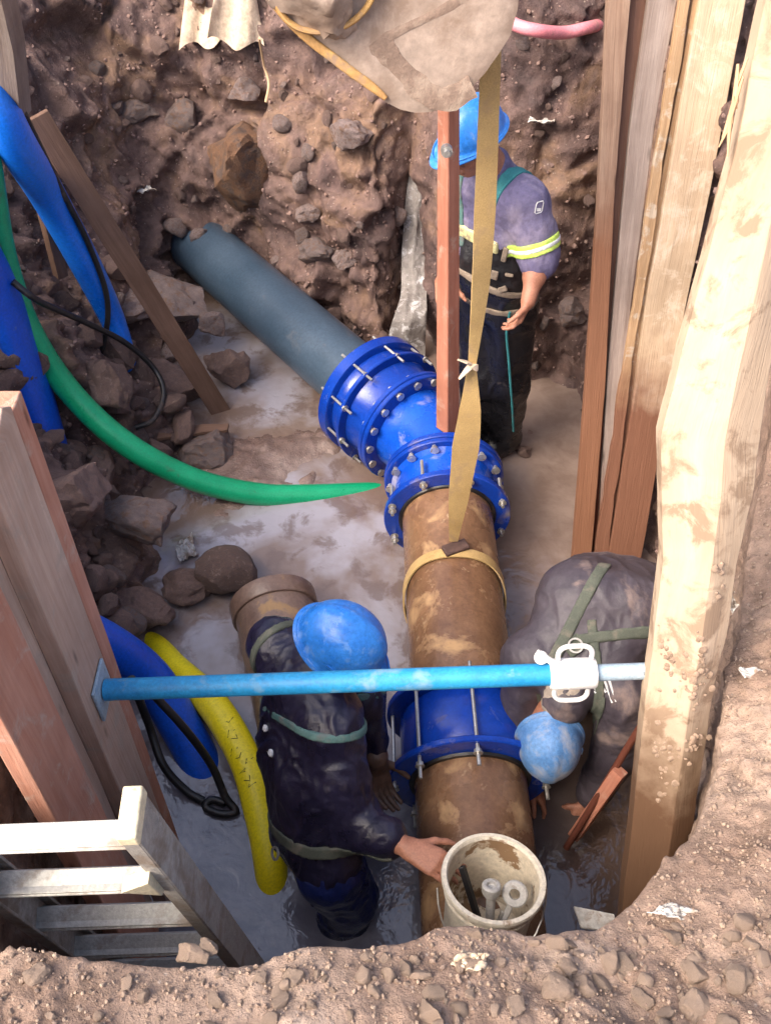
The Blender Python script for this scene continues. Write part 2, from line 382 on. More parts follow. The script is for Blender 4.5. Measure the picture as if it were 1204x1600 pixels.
M['wood_torn'] = wood('torn_raw_wood', (.50, .32, .18), (.68, .48, .30))

def water_mat():
    N = NT('muddy_water'); v = N.oc(True)
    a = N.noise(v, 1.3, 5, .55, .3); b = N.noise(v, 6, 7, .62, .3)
    col = N.ramp(a, [(.36, (.17, .115, .09)), (.47, (.20, .145, .12)), (.58, (.34, .315, .345))])  # pale lilac-grey patches: sky reflection painted into the muddy colour
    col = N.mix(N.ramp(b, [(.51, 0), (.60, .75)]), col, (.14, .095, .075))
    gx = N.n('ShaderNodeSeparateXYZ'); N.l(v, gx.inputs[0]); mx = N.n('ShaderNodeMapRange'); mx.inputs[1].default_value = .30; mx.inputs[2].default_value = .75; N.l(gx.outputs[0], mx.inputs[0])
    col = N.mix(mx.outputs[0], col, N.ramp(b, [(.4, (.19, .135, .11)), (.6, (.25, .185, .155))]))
    # the stretch at the near left is dark blue-grey, the near right dark brown
    g = N.n('ShaderNodeSeparateXYZ'); N.l(v, g.inputs[0])
    mr = N.n('ShaderNodeMapRange'); mr.inputs[1].default_value = 2.1; mr.inputs[2].default_value = 1.55; N.l(g.outputs[1], mr.inputs[0])
    col = N.mix(mr.outputs[0], col, N.mix(mx.outputs[0], N.ramp(b, [(.4, (.13, .125, .15)), (.62, (.20, .19, .215))]), (.085, .055, .042)))
    bb = N.bump(N.noise(v, 13, 3, .5, .8), .006, .5); bb = N.bump(N.noise(v, 45, 2, .5), .002, .4, bb)
    N.b.inputs['IOR'].default_value = 1.7
    return N.fin(col, .05, bb)
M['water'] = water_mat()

# ------------------------------------------------------------------ the earth: one shell round the trench
CEN = Vector((0.0, 2.3))
def rim(px, py, z, dxb=0.0, dyb=0.02, zm=.7, amp=.035, near=1, zb=-.3):
    t = U(px, py, z=z); return dict(b=(t.x + dxb, t.y + dyb, zb), m=(t.x + dxb * .6, t.y + dyb * .6, zm), t=tuple(t), a=amp, n=near)
def stn(b, m, t, a=.06, n=0): return dict(b=(b[0], b[1], -.3), m=m, t=t, a=a, n=n)
ST = [
 stn((-.95, 1.25), (-.95, 1.25, .9), (-.98, 1.2, 1.62), .04, .6),
 stn((-.88, .95), (-.88, .95, .9), (-.90, .9, 1.55), .04, .8),
 stn((-.82, .66), (-.82, .66, .9), (-.84, .60, 1.62), .04, 1),
 rim(30, 1478, 1.68), rim(140, 1500, 1.66), rim(260, 1512, 1.62), rim(400, 1512, 1.60), rim(480, 1480, 1.6), rim(580, 1478, 1.58), rim(650, 1466, 1.56),
 rim(700, 1446, 1.54), rim(780, 1452, 1.52), rim(860, 1455, 1.50), rim(930, 1452, 1.47), rim(975, 1425, 1.44), rim(1020, 1375, 1.42, .03), rim(1085, 1300, 1.38, .05, .0),
 rim(1114, 1210, 1.32, .09, .0), rim(1130, 1120, 1.29, .11, .0), rim(1146, 1010, 1.28, .11, .0), rim(1162, 900, 1.28, .08, .0), rim(1185, 760, 1.34, .05, .0),
 stn((1.20, 2.15), (1.20, 2.15, .9), (1.17, 2.15, 1.48), .04, 1),
 stn((1.22, 2.7), (1.25, 2.7, 1), (1.35, 2.7, 1.9), .05, .4),
 stn((1.10, 3.5), (1.15, 3.6, 1), (1.32, 3.75, 2.1), .05),
 stn((1.02, 3.92), (1.10, 4.15, 1.1), (1.25, 4.45, 2.2)),
 stn((.62, 3.95), (.64, 4.10, 1.1), (.68, 4.32, 2.2)),
 stn((.36, 4.12), (.36, 4.25, 1.1), (.40, 4.40, 2.2), .05),
 stn((.15, 4.60), (.14, 4.72, 1.1), (.18, 4.80, 2.2), .03),
 stn((-.02, 4.25), (-.06, 4.55, 1.0), (-.02, 4.95, 2.15), .07),
 stn((-.35, 4.40), (-.48, 4.80, .9), (-.55, 5.35, 2.1), .09),
 stn((-.72, 4.75), (-.85, 5.05, .9), (-1.0, 5.6, 2.0), .10),
 stn((-1.15, 4.85), (-1.35, 5.05, .85), (-1.7, 5.5, 2.0), .10),
 stn((-.95, 4.15), (-1.5, 4.35, .65), (-2.3, 4.6, 1.9), .09),
 stn((-.80, 3.60), (-1.4, 3.70, .50), (-2.2, 3.8, 1.8), .09),
 stn((-.92, 3.10), (-1.4, 3.12, .38), (-2.2, 3.1, 1.8), .09),
 stn((-.76, 2.75), (-1.2, 2.75, .30), (-2.0, 2.6, 1.8), .08),
 stn((-.97, 2.35), (-1.25, 2.3, .35), (-1.8, 2.2, 1.8), .07),
 stn((-.98, 1.75), (-1.10, 1.75, .6), (-1.35, 1.7, 1.7), .05, .3),
]
def crn(A, t, i):
    n = len(A); p0, p1, p2, p3 = A[(i - 1) % n], A[i % n], A[(i + 1) % n], A[(i + 2) % n]
    return .5 * (2 * p1 + (p2 - p0) * t + (2 * p0 - 5 * p1 + 4 * p2 - p3) * t * t + (3 * p1 - p0 - 3 * p2 + p3) * t ** 3)
def earth():
    B = np.array([s['b'] for s in ST]); Mi = np.array([s['m'] for s in ST]); T = np.array([s['t'] for s in ST])
    A = np.array([s['a'] for s in ST]); NR = np.array([float(s['n']) for s in ST])
    cols_b, cols_m, cols_t, am, nr = [], [], [], [], []
    for i in range(len(ST)):
        j = (i + 1) % len(ST); L = np.linalg.norm(T[j] - T[i]) * .5 + np.linalg.norm(Mi[j] - Mi[i]) * .5
        res = .0075 if (NR[i] + NR[j]) / 2 > .5 else .0115
        k = max(3, int(L / res))
        for q in range(k):
            t = q / k
            cols_b.append(B[i] * (1 - t) + B[j] * t); cols_m.append(crn(Mi, t, i) * .5 + .5 * (Mi[i] * (1 - t) + Mi[j] * t)); cols_t.append(crn(T, t, i) * .6 + .4 * (T[i] * (1 - t) + T[j] * t))
            am.append(A[i] * (1 - t) + A[j] * t); nr.append(NR[i] * (1 - t) + NR[j] * t)
    b, m, t_, am, nr = map(np.array, (cols_b, cols_m, cols_t, am, nr))
    rows, rv = [], []
    nw = 130
    for k in range(nw + 1):
        s = (k / nw)
        P = ((1 - s) ** 2)[None] if False else None
        w0, w1, w2 = (1 - s) * (1 - 2 * s), 4 * s * (1 - s), s * (2 * s - 1)
        rows.append(w0 * b + w1 * m + w2 * t_); rv.append(s)
    dirs = t_[:, :2] - np.array(CEN)[None]; dirs /= np.linalg.norm(dirs, axis=1)[:, None]
    d = 0; step = .0085
    while d < 60:
        d += step; step = step * (1.012 if d < .9 else 1.35)
        P = t_.copy(); P[:, :2] += dirs * d
        rise = 1 - np.exp(-d / .55); P[:, 2] = t_[:, 2] * (1 - rise) + (1.80 + .12 * (1 - nr)) * rise + .02 * np.minimum(d, .25)
        rows.append(P); rv.append(1 + d)
    V = np.array(rows); nv, nu, _ = V.shape
    # normals
    du = np.roll(V, -1, 1) - np.roll(V, 1, 1); dvv = np.empty_like(V); dvv[1:-1] = V[2:] - V[:-2]; dvv[0] = V[1] - V[0]; dvv[-1] = V[-1] - V[-2]
    # smooth the frame round the rim
    Nn = np.cross(du, dvv); Nn /= np.linalg.norm(Nn, axis=2)[..., None] + 1e-9
    if Nn[60, :, :].reshape(-1, 3)[0] @ np.array([CEN.x - V[60, 0, 0], CEN.y - V[60, 0, 1], 0]) < 0: Nn = -Nn
    for _ in range(10):
        Nn[1:-1] = Nn[1:-1] + Nn[2:] + Nn[:-2] + np.roll(Nn, 1, 1)[1:-1] + np.roll(Nn, -1, 1)[1:-1]; Nn /= np.linalg.norm(Nn, axis=2)[..., None] + 1e-9
    P = V.reshape(-1, 3); rvv = np.repeat(np.array(rv), nu); A2 = np.tile(am, nv); NR2 = np.tile(nr, nv)
    fade = np.clip((12 - rvv) / 10, 0, 1)
    W = P + .06 * np.stack([fbm(P * 5 + 3), fbm(P * 5 + 31), fbm(P * 5 + 57)], 1)
    h = fbm(P * 2.1, 3) * 1.1
    for sc, am_, th in ((3.6, .95, .5), (8.0, .55, .45), (19, .24, .35)):
        f1, f2, idc = voro(W * sc + sc); g = np.clip((f2 - f1) * 2.4, 0, 1) ** .6
        h = h + am_ * (g * (.35 + idc) - .5)
    W2 = P + .02 * np.stack([fbm(P * 9 + 3), fbm(P * 9 + 31), fbm(P * 9 + 57)], 1)
    mk = np.clip(fbm(P * 1.4 + 40, 3) * 2.8 + .85, .35, 1.3)          # crumbly stretches beside smooth dug faces
    h = (h * .30 + .6 * tilt(W2 * 6.5, 3) + .32 * tilt(W2 * 13, 5) + .10 * tilt(W2 * 30, 7)) * mk + 1.15 * tilt(W2 * 2.7, 9) + .22 * fbm(P * 22, 4) + .5 * fbm(P * np.array([1.5, 1.5, 9.]), 3) * (1.25 - mk)
    # near bank: finer and flatter
    hn = fbm(P * 4, 4) * .8
    f1, f2, idc = voro(W * 16); hn = hn * .9 + .30 * tilt(W * 9, 3) + .16 * tilt(W * 26, 5) + .2 * (np.clip((f2 - f1) * 2.2, 0, 1) ** .6 * (.2 + idc * idc * 1.3) - .4)
    f1, f2, idc = voro(W * 42); hn = hn + .10 * (np.clip((f2 - f1) * 2.2, 0, 1) ** .6 * (.2 + idc) - .4); hn = hn + .35 * fbm(P * 30, 4)
    mkn = np.clip(fbm(P * 3 + 11, 3) * 3 + .75, .3, 1.2); hn = hn * mkn
    H = (h * (1 - NR2) + hn * NR2) * A2 * fade
    P2 = P + Nn.reshape(-1, 3) * H[:, None]
    idx = np.arange(nv * nu).reshape(nv, nu)
    q = np.stack([idx[:-1], np.roll(idx, -1, 1)[:-1], np.roll(idx, -1, 1)[1:], idx[1:]], 2).reshape(-1, 4)
    me = bpy.data.meshes.new('trench_bank'); me.from_pydata(P2.tolist(), [], q.tolist())
    bm = bmesh.new(); bm.from_mesh(me)
    bmesh.ops.recalc_face_normals(bm, faces=bm.faces); bm.to_mesh(me); bm.free(); me.shade_smooth()
    at = me.attributes.new('nearness', 'FLOAT', 'POINT'); at.data.foreach_set('value', NR2.astype(np.float32))
    ob = bpy.data.objects.new('ground', me); COL.objects.link(ob); tag(ob, kind='structure')
    return ob, P2, Nn.reshape(-1, 3), NR2, rvv
def soil_mix():
    """one earth: damp red-brown clay at the far side, dry tan spoil at the near side"""
    N = NT('earth'); v = N.oc(True)
    at = N.n('ShaderNodeAttribute'); at.attribute_name = 'nearness'
    a = N.noise(v, 2.4, 8, .62, .6); b = N.noise(v, 17, 8, .7); c = N.noise(v, 120, 4, .7)
    far = N.ramp(a, [(.30, (.058, .040, .041)), (.42, (.125, .080, .073)), (.52, (.185, .118, .100)), (.62, (.25, .155, .105)), (.72, (.16, .112, .104))])
    nea = N.ramp(a, [(.30, (.20, .13, .095)), (.45, (.30, .205, .155)), (.58, (.37, .265, .205)), (.70, (.45, .34, .27))])
    gx = N.n('ShaderNodeMath', operation='ADD'); N.l(at.outputs['Fac'], gx.inputs[0]); mu = N.n('ShaderNodeMath', operation='MULTIPLY_ADD'); mu.inputs[1].default_value = .5; mu.inputs[2].default_value = -.25
    N.l(b, mu.inputs[0]); N.l(mu.outputs[0], gx.inputs[1])
    col = N.mix(N.ramp(gx.outputs[0], [(.3, 0), (.75, 1)]), far, nea)
    mm = N.n('ShaderNodeMix', data_type='RGBA', blend_type='MULTIPLY'); mm.inputs[0].default_value = .9
    N.l(col, mm.inputs[6]); N.l(N.ramp(b, [(.3, .5), (.62, 1.15)]), mm.inputs[7]); col = mm.outputs[2]
    vo = N.n('ShaderNodeTexVoronoi'); vo.inputs['Scale'].default_value = 70; N.l(v, vo.inputs['Vector'])
    s_ = N.ramp(vo.outputs['Distance'], [(.15, 1), (.3, 0)])
    wn_ = N.n('ShaderNodeTexWhiteNoise'); N.l(vo.outputs['Position'], wn_.inputs['Vector'])
    mu2 = N.n('ShaderNodeMath', operation='MULTIPLY'); N.l(s_, mu2.inputs[0]); N.l(N.ramp(wn_.outputs['Value'], [(.88, 0), (.92, .7)]), mu2.inputs[1])
    col = N.mix(mu2.outputs[0], col, (.45, .36, .30))
    r1 = N.ramp(N.noise(v, 4, 5, .6), [(.38, .38), (.62, .9)]); r = N.mix(at.outputs['Fac'], r1, (.92,) * 3)
    bb = N.bump(b, .018); bb = N.bump(c, .005, 1, bb)
    return N.fin(col, r, bb, spec=.3)
M['earth'] = soil_mix()
GND, GP, GN, GNR, GRV = earth(); GND.data.materials.append(M['earth'])

def floor_():
    xs = np.arange(-1.5, 1.4, .016); ys = np.arange(.4, 5.2, .016); X, Y = np.meshgrid(xs, ys); P = np.stack([X.ravel(), Y.ravel(), 0 * X.ravel()], 1)
    W = P + .05 * np.stack([fbm(P * 6 + 3), fbm(P * 6 + 31), 0 * P[:, 0]], 1)
    z = -.055 + .045 * fbm(P * 2.6 + 5, 4); f1, f2, idc = voro(W * 9); z = z + .03 * (idc ** 3) * np.clip((f2 - f1) * 2.5, 0, 1) ** .5
    f1, f2, idc = voro(W * 22); z = z + .012 * idc * np.clip((f2 - f1) * 2.5, 0, 1) ** .5
    z += .10 * np.exp(-(((P[:, 0] + .72) / .30) ** 2 + ((P[:, 1] - 3.35) / .35) ** 2)) + .04 * np.exp(-(((P[:, 0] - .62) / .28) ** 2 + ((P[:, 1] - 3.7) / .25) ** 2)) \
        + .05 * np.exp(-(((P[:, 0] + .33) / .2) ** 2 + ((P[:, 1] - 3.55) / .16) ** 2))
    z = np.where((P[:, 1] < 2.3), np.minimum(z, -.03), z)
    P[:, 2] = z; idx = np.arange(len(P)).reshape(X.shape)
    q = np.stack([idx[:-1, :-1], idx[:-1, 1:], idx[1:, 1:], idx[1:, :-1]], 2).reshape(-1, 4)
    me = bpy.data.meshes.new('mud'); me.from_pydata(P.tolist(), [], q.tolist()); me.shade_smooth()
    me.materials.append(soil('wet_mud', [(.10, .062, .050), (.17, .11, .09), (.23, .16, .135), (.28, .21, .18)], 3, .008, (.15, .4)))
    ob = bpy.data.objects.new('mud', me); COL.objects.link(ob); tag(ob, kind='structure')
floor_()
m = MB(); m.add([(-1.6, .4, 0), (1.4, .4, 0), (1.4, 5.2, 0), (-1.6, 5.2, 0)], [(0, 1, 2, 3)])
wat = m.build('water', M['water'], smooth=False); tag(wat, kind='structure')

# ------------------------------------------------------------------ stones
def ico(sub):
    bm = bmesh.new(); bmesh.ops.create_icosphere(bm, subdivisions=sub, radius=1.0)
    v = np.array([x.co[:] for x in bm.verts]); f = [tuple(x.index for x in fc.verts) for fc in bm.faces]; bm.free(); return v, f
ICO1, ICO2, ICO3, ICO4 = ico(1), ico(2), ico(3), ico(4)
def stone_v(base, seed, facets=13, rough=.2, depth=.28):
    r = np.random.default_rng(seed); v = base[0].copy()
    for _ in range(facets):
        n = r.normal(size=3); n /= np.linalg.norm(n); h = r.uniform(.45, .85); d = v @ n; v = v - np.clip(d - h, 0, 1)[:, None] * n[None] * r.uniform(.7, 1)
    v = v * (1 + rough * 1.2 * fbm(v * 1.3 + seed * 3.1, 3)[:, None] + rough * .5 * tilt(v * 1.6 + seed, 2)[:, None] + rough * .25 * fbm(v * 6 + seed, 3)[:, None])
    if len(v) > 300:
        f1, f2, idc = voro(v * 2.3 + seed * 1.7 + .15 * fbm(v * 4, 2)[:, None]); v = v * (1 + rough * .35 * ((np.clip((f2 - f1) * 3, 0, 1) ** .6) * (.3 + idc) - .5))[:, None]
    return v
from mathutils.bvhtree import BVHTree
GBV = BVHTree.FromPolygons(GND.data.vertices and [v.co[:] for v in GND.data.vertices], [tuple(p.vertices) for p in GND.data.polygons])
def stone_mesh(name, base, seed, mat, **kw):
    me = bpy.data.meshes.new(name); me.from_pydata(stone_v(base, seed, **kw).tolist(), [], base[1]); me.shade_smooth(); me.set_sharp_from_angle(angle=R(24)); me.materials.append(mat); return me
def rock(px, py, z, sx, sy, sz, seed, mat, label, name='rock', cat='rock', rot=0, **kw):
    """hand-placed rock: half sizes in metres"""
    me = stone_mesh(name, ICO4, seed, mat, **kw)
    o_ = Vector((0, 0, CAM_H)); d_ = ray(px, py).normalized(); hit = GBV.ray_cast(o_, d_)[0]; p_ = U(px, py, z=z)
    if hit is not None and hit.z > .02: p_ = hit + d_ * min(sx, sy) * (-.30 if name == 'boulder' else -.05)          # bedded in the bank where it is seen
    ob = bpy.data.objects.new(name, me); COL.objects.link(ob); ob.location = p_; kk = 1.18 if sx > .06 else 1.0; ob.scale = (sx * kk, sy * kk, sz * kk); ob.rotation_euler = (0, 0, R(rot))
    return tag(ob, label, cat)
C_, G_, O_ = M['clod'], M['rock_grey'], M['rock_ochre']
rock(368, 268, 1.05, .22, .20, .24, 31, O_, 'largest ochre clay boulder bulging from the far wall above the grey pipe', name='boulder', cat='boulder', rot=20)
rock(345, 897, .07, .135, .12, .105, 5, C_, 'rounded dark mud boulder in the water beside the white plastic scrap', name='boulder', cat='boulder', rough=.07)
rock(262, 470, .42, .19, .15, .15, 8, G_, 'big pale grey block below the brown leaning plank near the grey pipe', rot=-30, rough=.2)
rock(205, 470, .45, .14, .12, .10, 9, G_, 'flat grey block between the bright blue hose and the leaning plank', rot=10)
rock(355, 575, .10, .12, .10, .10, 10, C_, 'brown block at the water edge right of the leaning plank foot', rot=15)
rock(165, 540, .35, .17, .13, .14, 11, C_, 'rough brown block behind the lower end of the bright blue hose', rot=0, rough=.2)
rock(265, 600, .16, .20, .13, .14, 12, C_, 'wedge shaped brown block ringed by the black cable loop', rot=-12)
rock(178, 600, .25, .12, .12, .12, 13, C_, 'lumpy brown block just above the green hose', rot=40)
rock(325, 700, .03, .15, .10, .085, 14, G_, 'low muddy block under the splintered flat board', rot=5)
rock(335, 505, .33, .08, .07, .07, 15, G_, 'small grey block leaning on the underside of the grey pipe', rot=60)
rock(125, 770, .20, .15, .13, .12, 16, C_, 'reddish mud block beside the left planks below the deep blue hose', rot=0, rough=.2)
rock(215, 815, .13, .15, .13, .09, 17, G_, 'flat topped muddy slab in the middle of the left rubble', rot=-25)
rock(180, 890, .12, .12, .10, .09, 18, C_, 'cracked clay lump close to the tall left plank', rot=50)
rock(220, 945, .10, .13, .11, .10, 19, C_, 'dark clay lump at the bottom of the left rubble above the pale water', rot=-15)
rock(290, 910, .05, .11, .09, .07, 20, C_, 'muddy lump under the white plastic scrap', rot=15)
rock(545, 210, 1.25, .10, .09, .09, 21, G_, 'pale brown boulder sticking out of the far wall below the digger bucket', name='boulder', cat='boulder')
rock(380, 140, 1.45, .09, .08, .07, 22, G_, 'light angular stone in the far wall under the hanging sack', rot=30)
rock(280, 190, 1.3, .13, .10, .10, 23, G_, 'broad grey stone in the far wall left of the ochre boulder', rot=-20)
rock(220, 175, 1.35, .10, .09, .07, 24, G_, 'slate coloured stone high on the far wall near the plank top', rot=0)
rock(500, 395, .78, .10, .07, .07, 25, G_, 'dark oblong stone in the slope above the grey pipe', rot=0)
rock(540, 405, .70, .07, .06, .06, 26, G_, 'small light stone right of the dark oblong stone on the slope', rot=0)
rock(480, 330, .98, .07, .06, .06, 27, G_, 'fist sized grey stone halfway up the slope above the grey pipe', rot=0)
rock(895, 490, .55, .09, .07, .07, 28, G_, 'grey stone in the dark wall right of the standing worker hand', rot=0)
rock(835, 570, .28, .045, .04, .04, 29, G_, 'small pale stone at the wall foot right of the standing worker legs', rot=0)
for (px, py, s_, sd0, lb) in ((868, 1545, .030, 71, 'round grey cobble at the bottom edge of the near bank, left of a pale one'), (912, 1545, .026, 72, 'pale cobble on the near bank between two grey cobbles'), (888, 1512, .022, 73, 'brown cobble just above the two touching cobbles on the near bank'),
    (955, 1502, .026, 74, 'brown lump of clay below the torn white plastic scrap'), (1090, 1575, .034, 75, 'flat tan stone in the bottom right of the near bank'), (1150, 1535, .030, 76, 'angular tan stone near the right edge of the near bank'), (805, 1575, .024, 77, 'smooth brown stone at the bottom below the bucket'), (1000, 1560, .024, 78, 'tan stone at the bottom middle right of the near bank'),
    (300, 1490, .030, 79, 'clay lump on the rim between the ladder rails'), (325, 1478, .020, 80, 'smaller clay lump on the rim beside the ladder rail'), (460, 1530, .022, 81, 'tan lump on the near bank right of the ladder'), (60, 1520, .024, 82, 'tan lump on the near bank at the lower left')):
    rock(px, py, 1.6, s_, s_ * .9, s_ * .75, sd0, M['pebble'], lb, name='cobble', cat='cobble', rot=sd0 * 20)
rock(818, 705, .02, .045, .04, .035, 30, C_, 'small clod in the water by the standing worker boots', rot=0)

LMK = [(60, 60, 'by the corner post'), (190, 90, 'high on the wall at the upper left'), (350, 110, 'under the hanging sacking'), (470, 180, 'under the digger bucket'), (120, 330, 'beside the upper blue hose'), (300, 260, 'round the ochre boulder'),
  (560, 300, 'beside the falling water'), (460, 380, 'above the grey pipe'), (230, 400, 'behind the leaning plank'), (330, 540, 'under the grey pipe'), (170, 580, 'by the tip of the upper blue hose'), (90, 560, 'behind the green hose'),
  (200, 740, 'below the green hose'), (130, 800, 'against the left planks'), (280, 900, 'round the white scrap'), (200, 960, 'above the lower blue hose'), (880, 120, 'below the pink conduit'), (880, 320, 'behind the worker shoulder'), (880, 520, 'behind the worker legs'),
  (60, 1540, 'in front of the ladder'), (300, 1540, 'left of the tall rim clod'), (480, 1550, 'right of the ladder foot'), (640, 1540, 'below the brown main'), (780, 1540, 'below the bucket'), (930, 1540, 'at the cobbles'), (1080, 1500, 'below the torn plastic'), (1160, 1450, 'at the right edge')]
def scatter(n, meshes, mask, smin, smax, name, label, cat, group, power=2.5, lift=.15, seed=1):
    r = np.random.default_rng(seed); ids = np.flatnonzero(mask); used = []
    for i in r.choice(ids, n, replace=False):
        s = smin + (smax - smin) * r.random() ** power
        ob = bpy.data.objects.new(name, meshes[int(r.integers(len(meshes)))]); COL.objects.link(ob)
        ob.location = Vector(GP[i]) + Vector(GN[i]) * s * lift; ob.rotation_euler = tuple(r.uniform(0, 6.28, 3)); ob.scale = (s * r.uniform(.8, 1.25), s * r.uniform(.7, 1.1), s * r.uniform(.55, .9))
        X_, Y_, _v = seen(np.array([GP[i]])); lm = min(LMK, key=lambda k: (k[0] - X_[0]) ** 2 + (k[1] - Y_[0]) ** 2)[2]
        szw = 'large' if s > smin + (smax - smin) * .5 else 'small'
        tag(ob, '%s %s %s' % (szw, label, lm), cat, '%s %s %s' % (szw, group, lm))
def scatter_stuff(n, mask, smin, smax, name, mat, power=2.5, seed=2):
    r = np.random.default_rng(seed); ids = np.flatnonzero(mask); vs, fs = [], []; o = 0
    prot = [stone_v(ICO1, 100 + k, 5, .15) for k in range(8)]
    for i in r.choice(ids, n):
        s = smin + (smax - smin) * r.random() ** power; q = Quaternion(r.normal(size=4)).normalized().to_matrix(); A = np.array(q) * (s * r.uniform(.7, 1.2, 3))[None]
        v = prot[int(r.integers(8))] @ A.T + GP[i] - GN[i] * s * .15 + r.uniform(-.006, .006, 3); vs.append(v); fs.append(np.array(ICO1[1]) + o); o += len(v)
    me = bpy.data.meshes.new(name); me.from_pydata(np.concatenate(vs).tolist(), [], np.concatenate(fs).tolist()); me.materials.append(mat)
    ob = bpy.data.objects.new(name, me); COL.objects.link(ob); return tag(ob, kind='stuff')
def seen(P, margin=30):
    q = P - np.array([0, 0, CAM_H]); fw = q[:, 1] * cp - q[:, 2] * sp; up = q[:, 1] * sp + q[:, 2] * cp
    fw = np.maximum(fw, .01); X = 602 + FPX * q[:, 0] / fw; Yp = 800 - FPX * up / fw; return X, Yp, (X > -margin) & (X < 1204 + margin) & (Yp > -margin) & (Yp < 1600 + margin)
SX, SY, SV = seen(GP)
pm = [stone_mesh('pebble', ICO3, 40 + k, M['pebble'], facets=10, rough=.16) for k in range(8)]
cm = [stone_mesh('clod', ICO3, 60 + k, M['clod'], facets=8, rough=.22) for k in range(6)] + [stone_mesh('clod', ICO3, 80 + k, M['rock_grey'], facets=9, rough=.16) for k in range(4)]
near_m = SV & (GNR > .8) & (GRV > 1.01) & (SY > 1440)
scatter(120, pm, near_m & (SX > 560), .007, .034, 'pebble', 'dusty tan pebble on the near bank', 'pebble', 'pebbles on the near bank', 3.2, -.1, 5)
scatter(36, pm, near_m & (SX <= 560), .007, .024, 'pebble', 'dusty tan pebble on the near bank', 'pebble', 'pebbles on the near bank', 3.2, -.1, 6)
scatter_stuff(6500, SV & (GNR > .8) & (GRV > 1.0), .0010, .0062, 'gravel', M['pebble'], 2.6, 7)
far_m = SV & (GNR < .4) & (GP[:, 2] > .03)
lf = far_m & (GP[:, 0] < -.6) & (GP[:, 1] < 4.3)
scatter(150, cm, lf, .025, .11, 'clod', 'brown clod in the left rubble', 'clod', 'clods in the left rubble', 1.8, .2, 8)
scatter(110, cm, far_m & (GP[:, 1] > 4.1) & (GP[:, 0] < .1), .018, .075, 'clod', 'brown clod stuck in the far wall', 'clod', 'clods in the far wall', 2.2, .1, 9)
scatter(45, cm, far_m & (GP[:, 1] > 3.2) & (GP[:, 0] > .3), .015, .05, 'clod', 'dark stone stuck in the wall', 'clod', 'stones in the wall', 2.0, .1, 10)
scatter_stuff(5000, far_m & (GRV < 1.2), .004, .016, 'soil_crumbs', M['clod'], 2.2, 11)
# ------------------------------------------------------------------ pipes and couplings
BEND = Vector((.262, 3.20, .25)); AX1 = Vector((-.022, 1, 0)).normalized(); AX2 = Vector((-.60, .80, -.02)).normalized()
def P1(Y): return BEND - AX1 * ((BEND.y - Y) / AX1.y)
RP = .197
def pipe(name, a, ax, L, r, mat, label, cat, wall=.012, bumpy=True):
    m = MB(); n = 40; prof = [(L * i / n, r) for i in range(n + 1)] + [(L, r - wall), (0, r - wall)]
    m.lathe(a, ax, prof, 72); ob = m.build(name, mat); return tag(ob, label, cat)
pipe('water_main', P1(.62), AX1, 1.02, RP, M['brown_pipe'], 'brown coated water main running under the white bucket at the near end', 'pipe')
pipe('water_main', P1(1.66), AX1, 1.18, RP, M['brown_pipe'], 'long brown water main with flaking tan coating and the yellow sling looped round it', 'pipe')
pipe('grey_pipe', BEND + AX2 * .38, AX2, 1.92, .178, M['grey_pipe'], 'smooth slate grey pipe running back into the far bank', 'pipe')
# its dark shouldered far end
m = MB(); e = BEND + AX2 * 2.28; m.lathe(e, AX2, [(0, .10), (.0, .180), (.03, .180), (.09, .140), (.16, .135), (.17, .150), (.20, .150), (.21, .135), (.45, .135), (.45, .10)], 64)
o = m.build('pipe_collar', M['grey_pipe'], None); tag(o, 'stepped collar on the far end of the slate grey pipe in the bank', 'pipe collar')

def bolt_mesh(name, L, r=.0075, nuts=(), mat=None, head=.013):
    m = MB(); m.tube([(0, 0, -L / 2), (0, 0, L / 2)], r, 8)
    for t in nuts: m.tube([(0, 0, t - .006), (0, 0, t + .006)], head, 6); m.tube([(0, 0, t - .009), (0, 0, t - .006)], head * 1.25, 12)
    me = bpy.data.meshes.new(name); me.from_pydata([tuple(v) for v in m.v], [], m.f); me.materials.append(M['zinc']); return me
def ring_of(parent, me, name, c, ax, R0, n, ph, s, jit=0):
    ax = Vector(ax).normalized(); a = Vector((0, 0, 1)); nn = (a - ax * a.dot(ax)).normalized(); b = ax.cross(nn); q = ax.to_track_quat('Z', 'Y')
    for k in range(n):
        an = 2 * math.pi * (k + ph) / n; o = bpy.data.objects.new(name, me); COL.objects.link(o); o.parent = parent
        o.location = Vector(c) + ax * (s + random.uniform(-jit, jit)) + (nn * math.cos(an) + b * math.sin(an)) * R0 - WL[parent]
        o.rotation_mode = 'QUATERNION'; o.rotation_quaternion = q @ Quaternion((0, 0, 1), random.uniform(0, 6))
def fl(s0, s1, ri, ro, e=.004): return [(s0, ri), (s0, ro - e), (s0 + e, ro), (s1 - e, ro), (s1, ro - e), (s1, ri)]

# near coupling with long tie rods
c = P1(1.56); t = thing('pipe_coupling', (c.x, c.y, 0), 'wide dark blue pipe coupling with long tie rods nearest the bucket', 'coupling')
MB().lathe(c, AX1, fl(0, .024, RP + .002, .288), 96).build('flange_ring', M['blue_cast'], t)
MB().lathe(c, AX1, fl(.262, .286, RP + .002, .288), 96).build('flange_ring', M['blue_cast'], t)
MB().lathe(c, AX1, [(.026, .205), (.026, .222), (.05, .240), (.235, .240), (.26, .222), (.26, .205)], 96).build('sleeve', M['blue_cast'], t)
MB().lathe(c, AX1, [(-.010, RP + .001), (-.010, .212), (-.001, .216), (-.001, RP + .001)], 72).build('gasket', M['black'], t)
ring_of(t, bolt_mesh('tie_rod', .40, .0068, (-.148, .150)), 'tie_rod', c, AX1, .266, 8, .03, .128, .014)

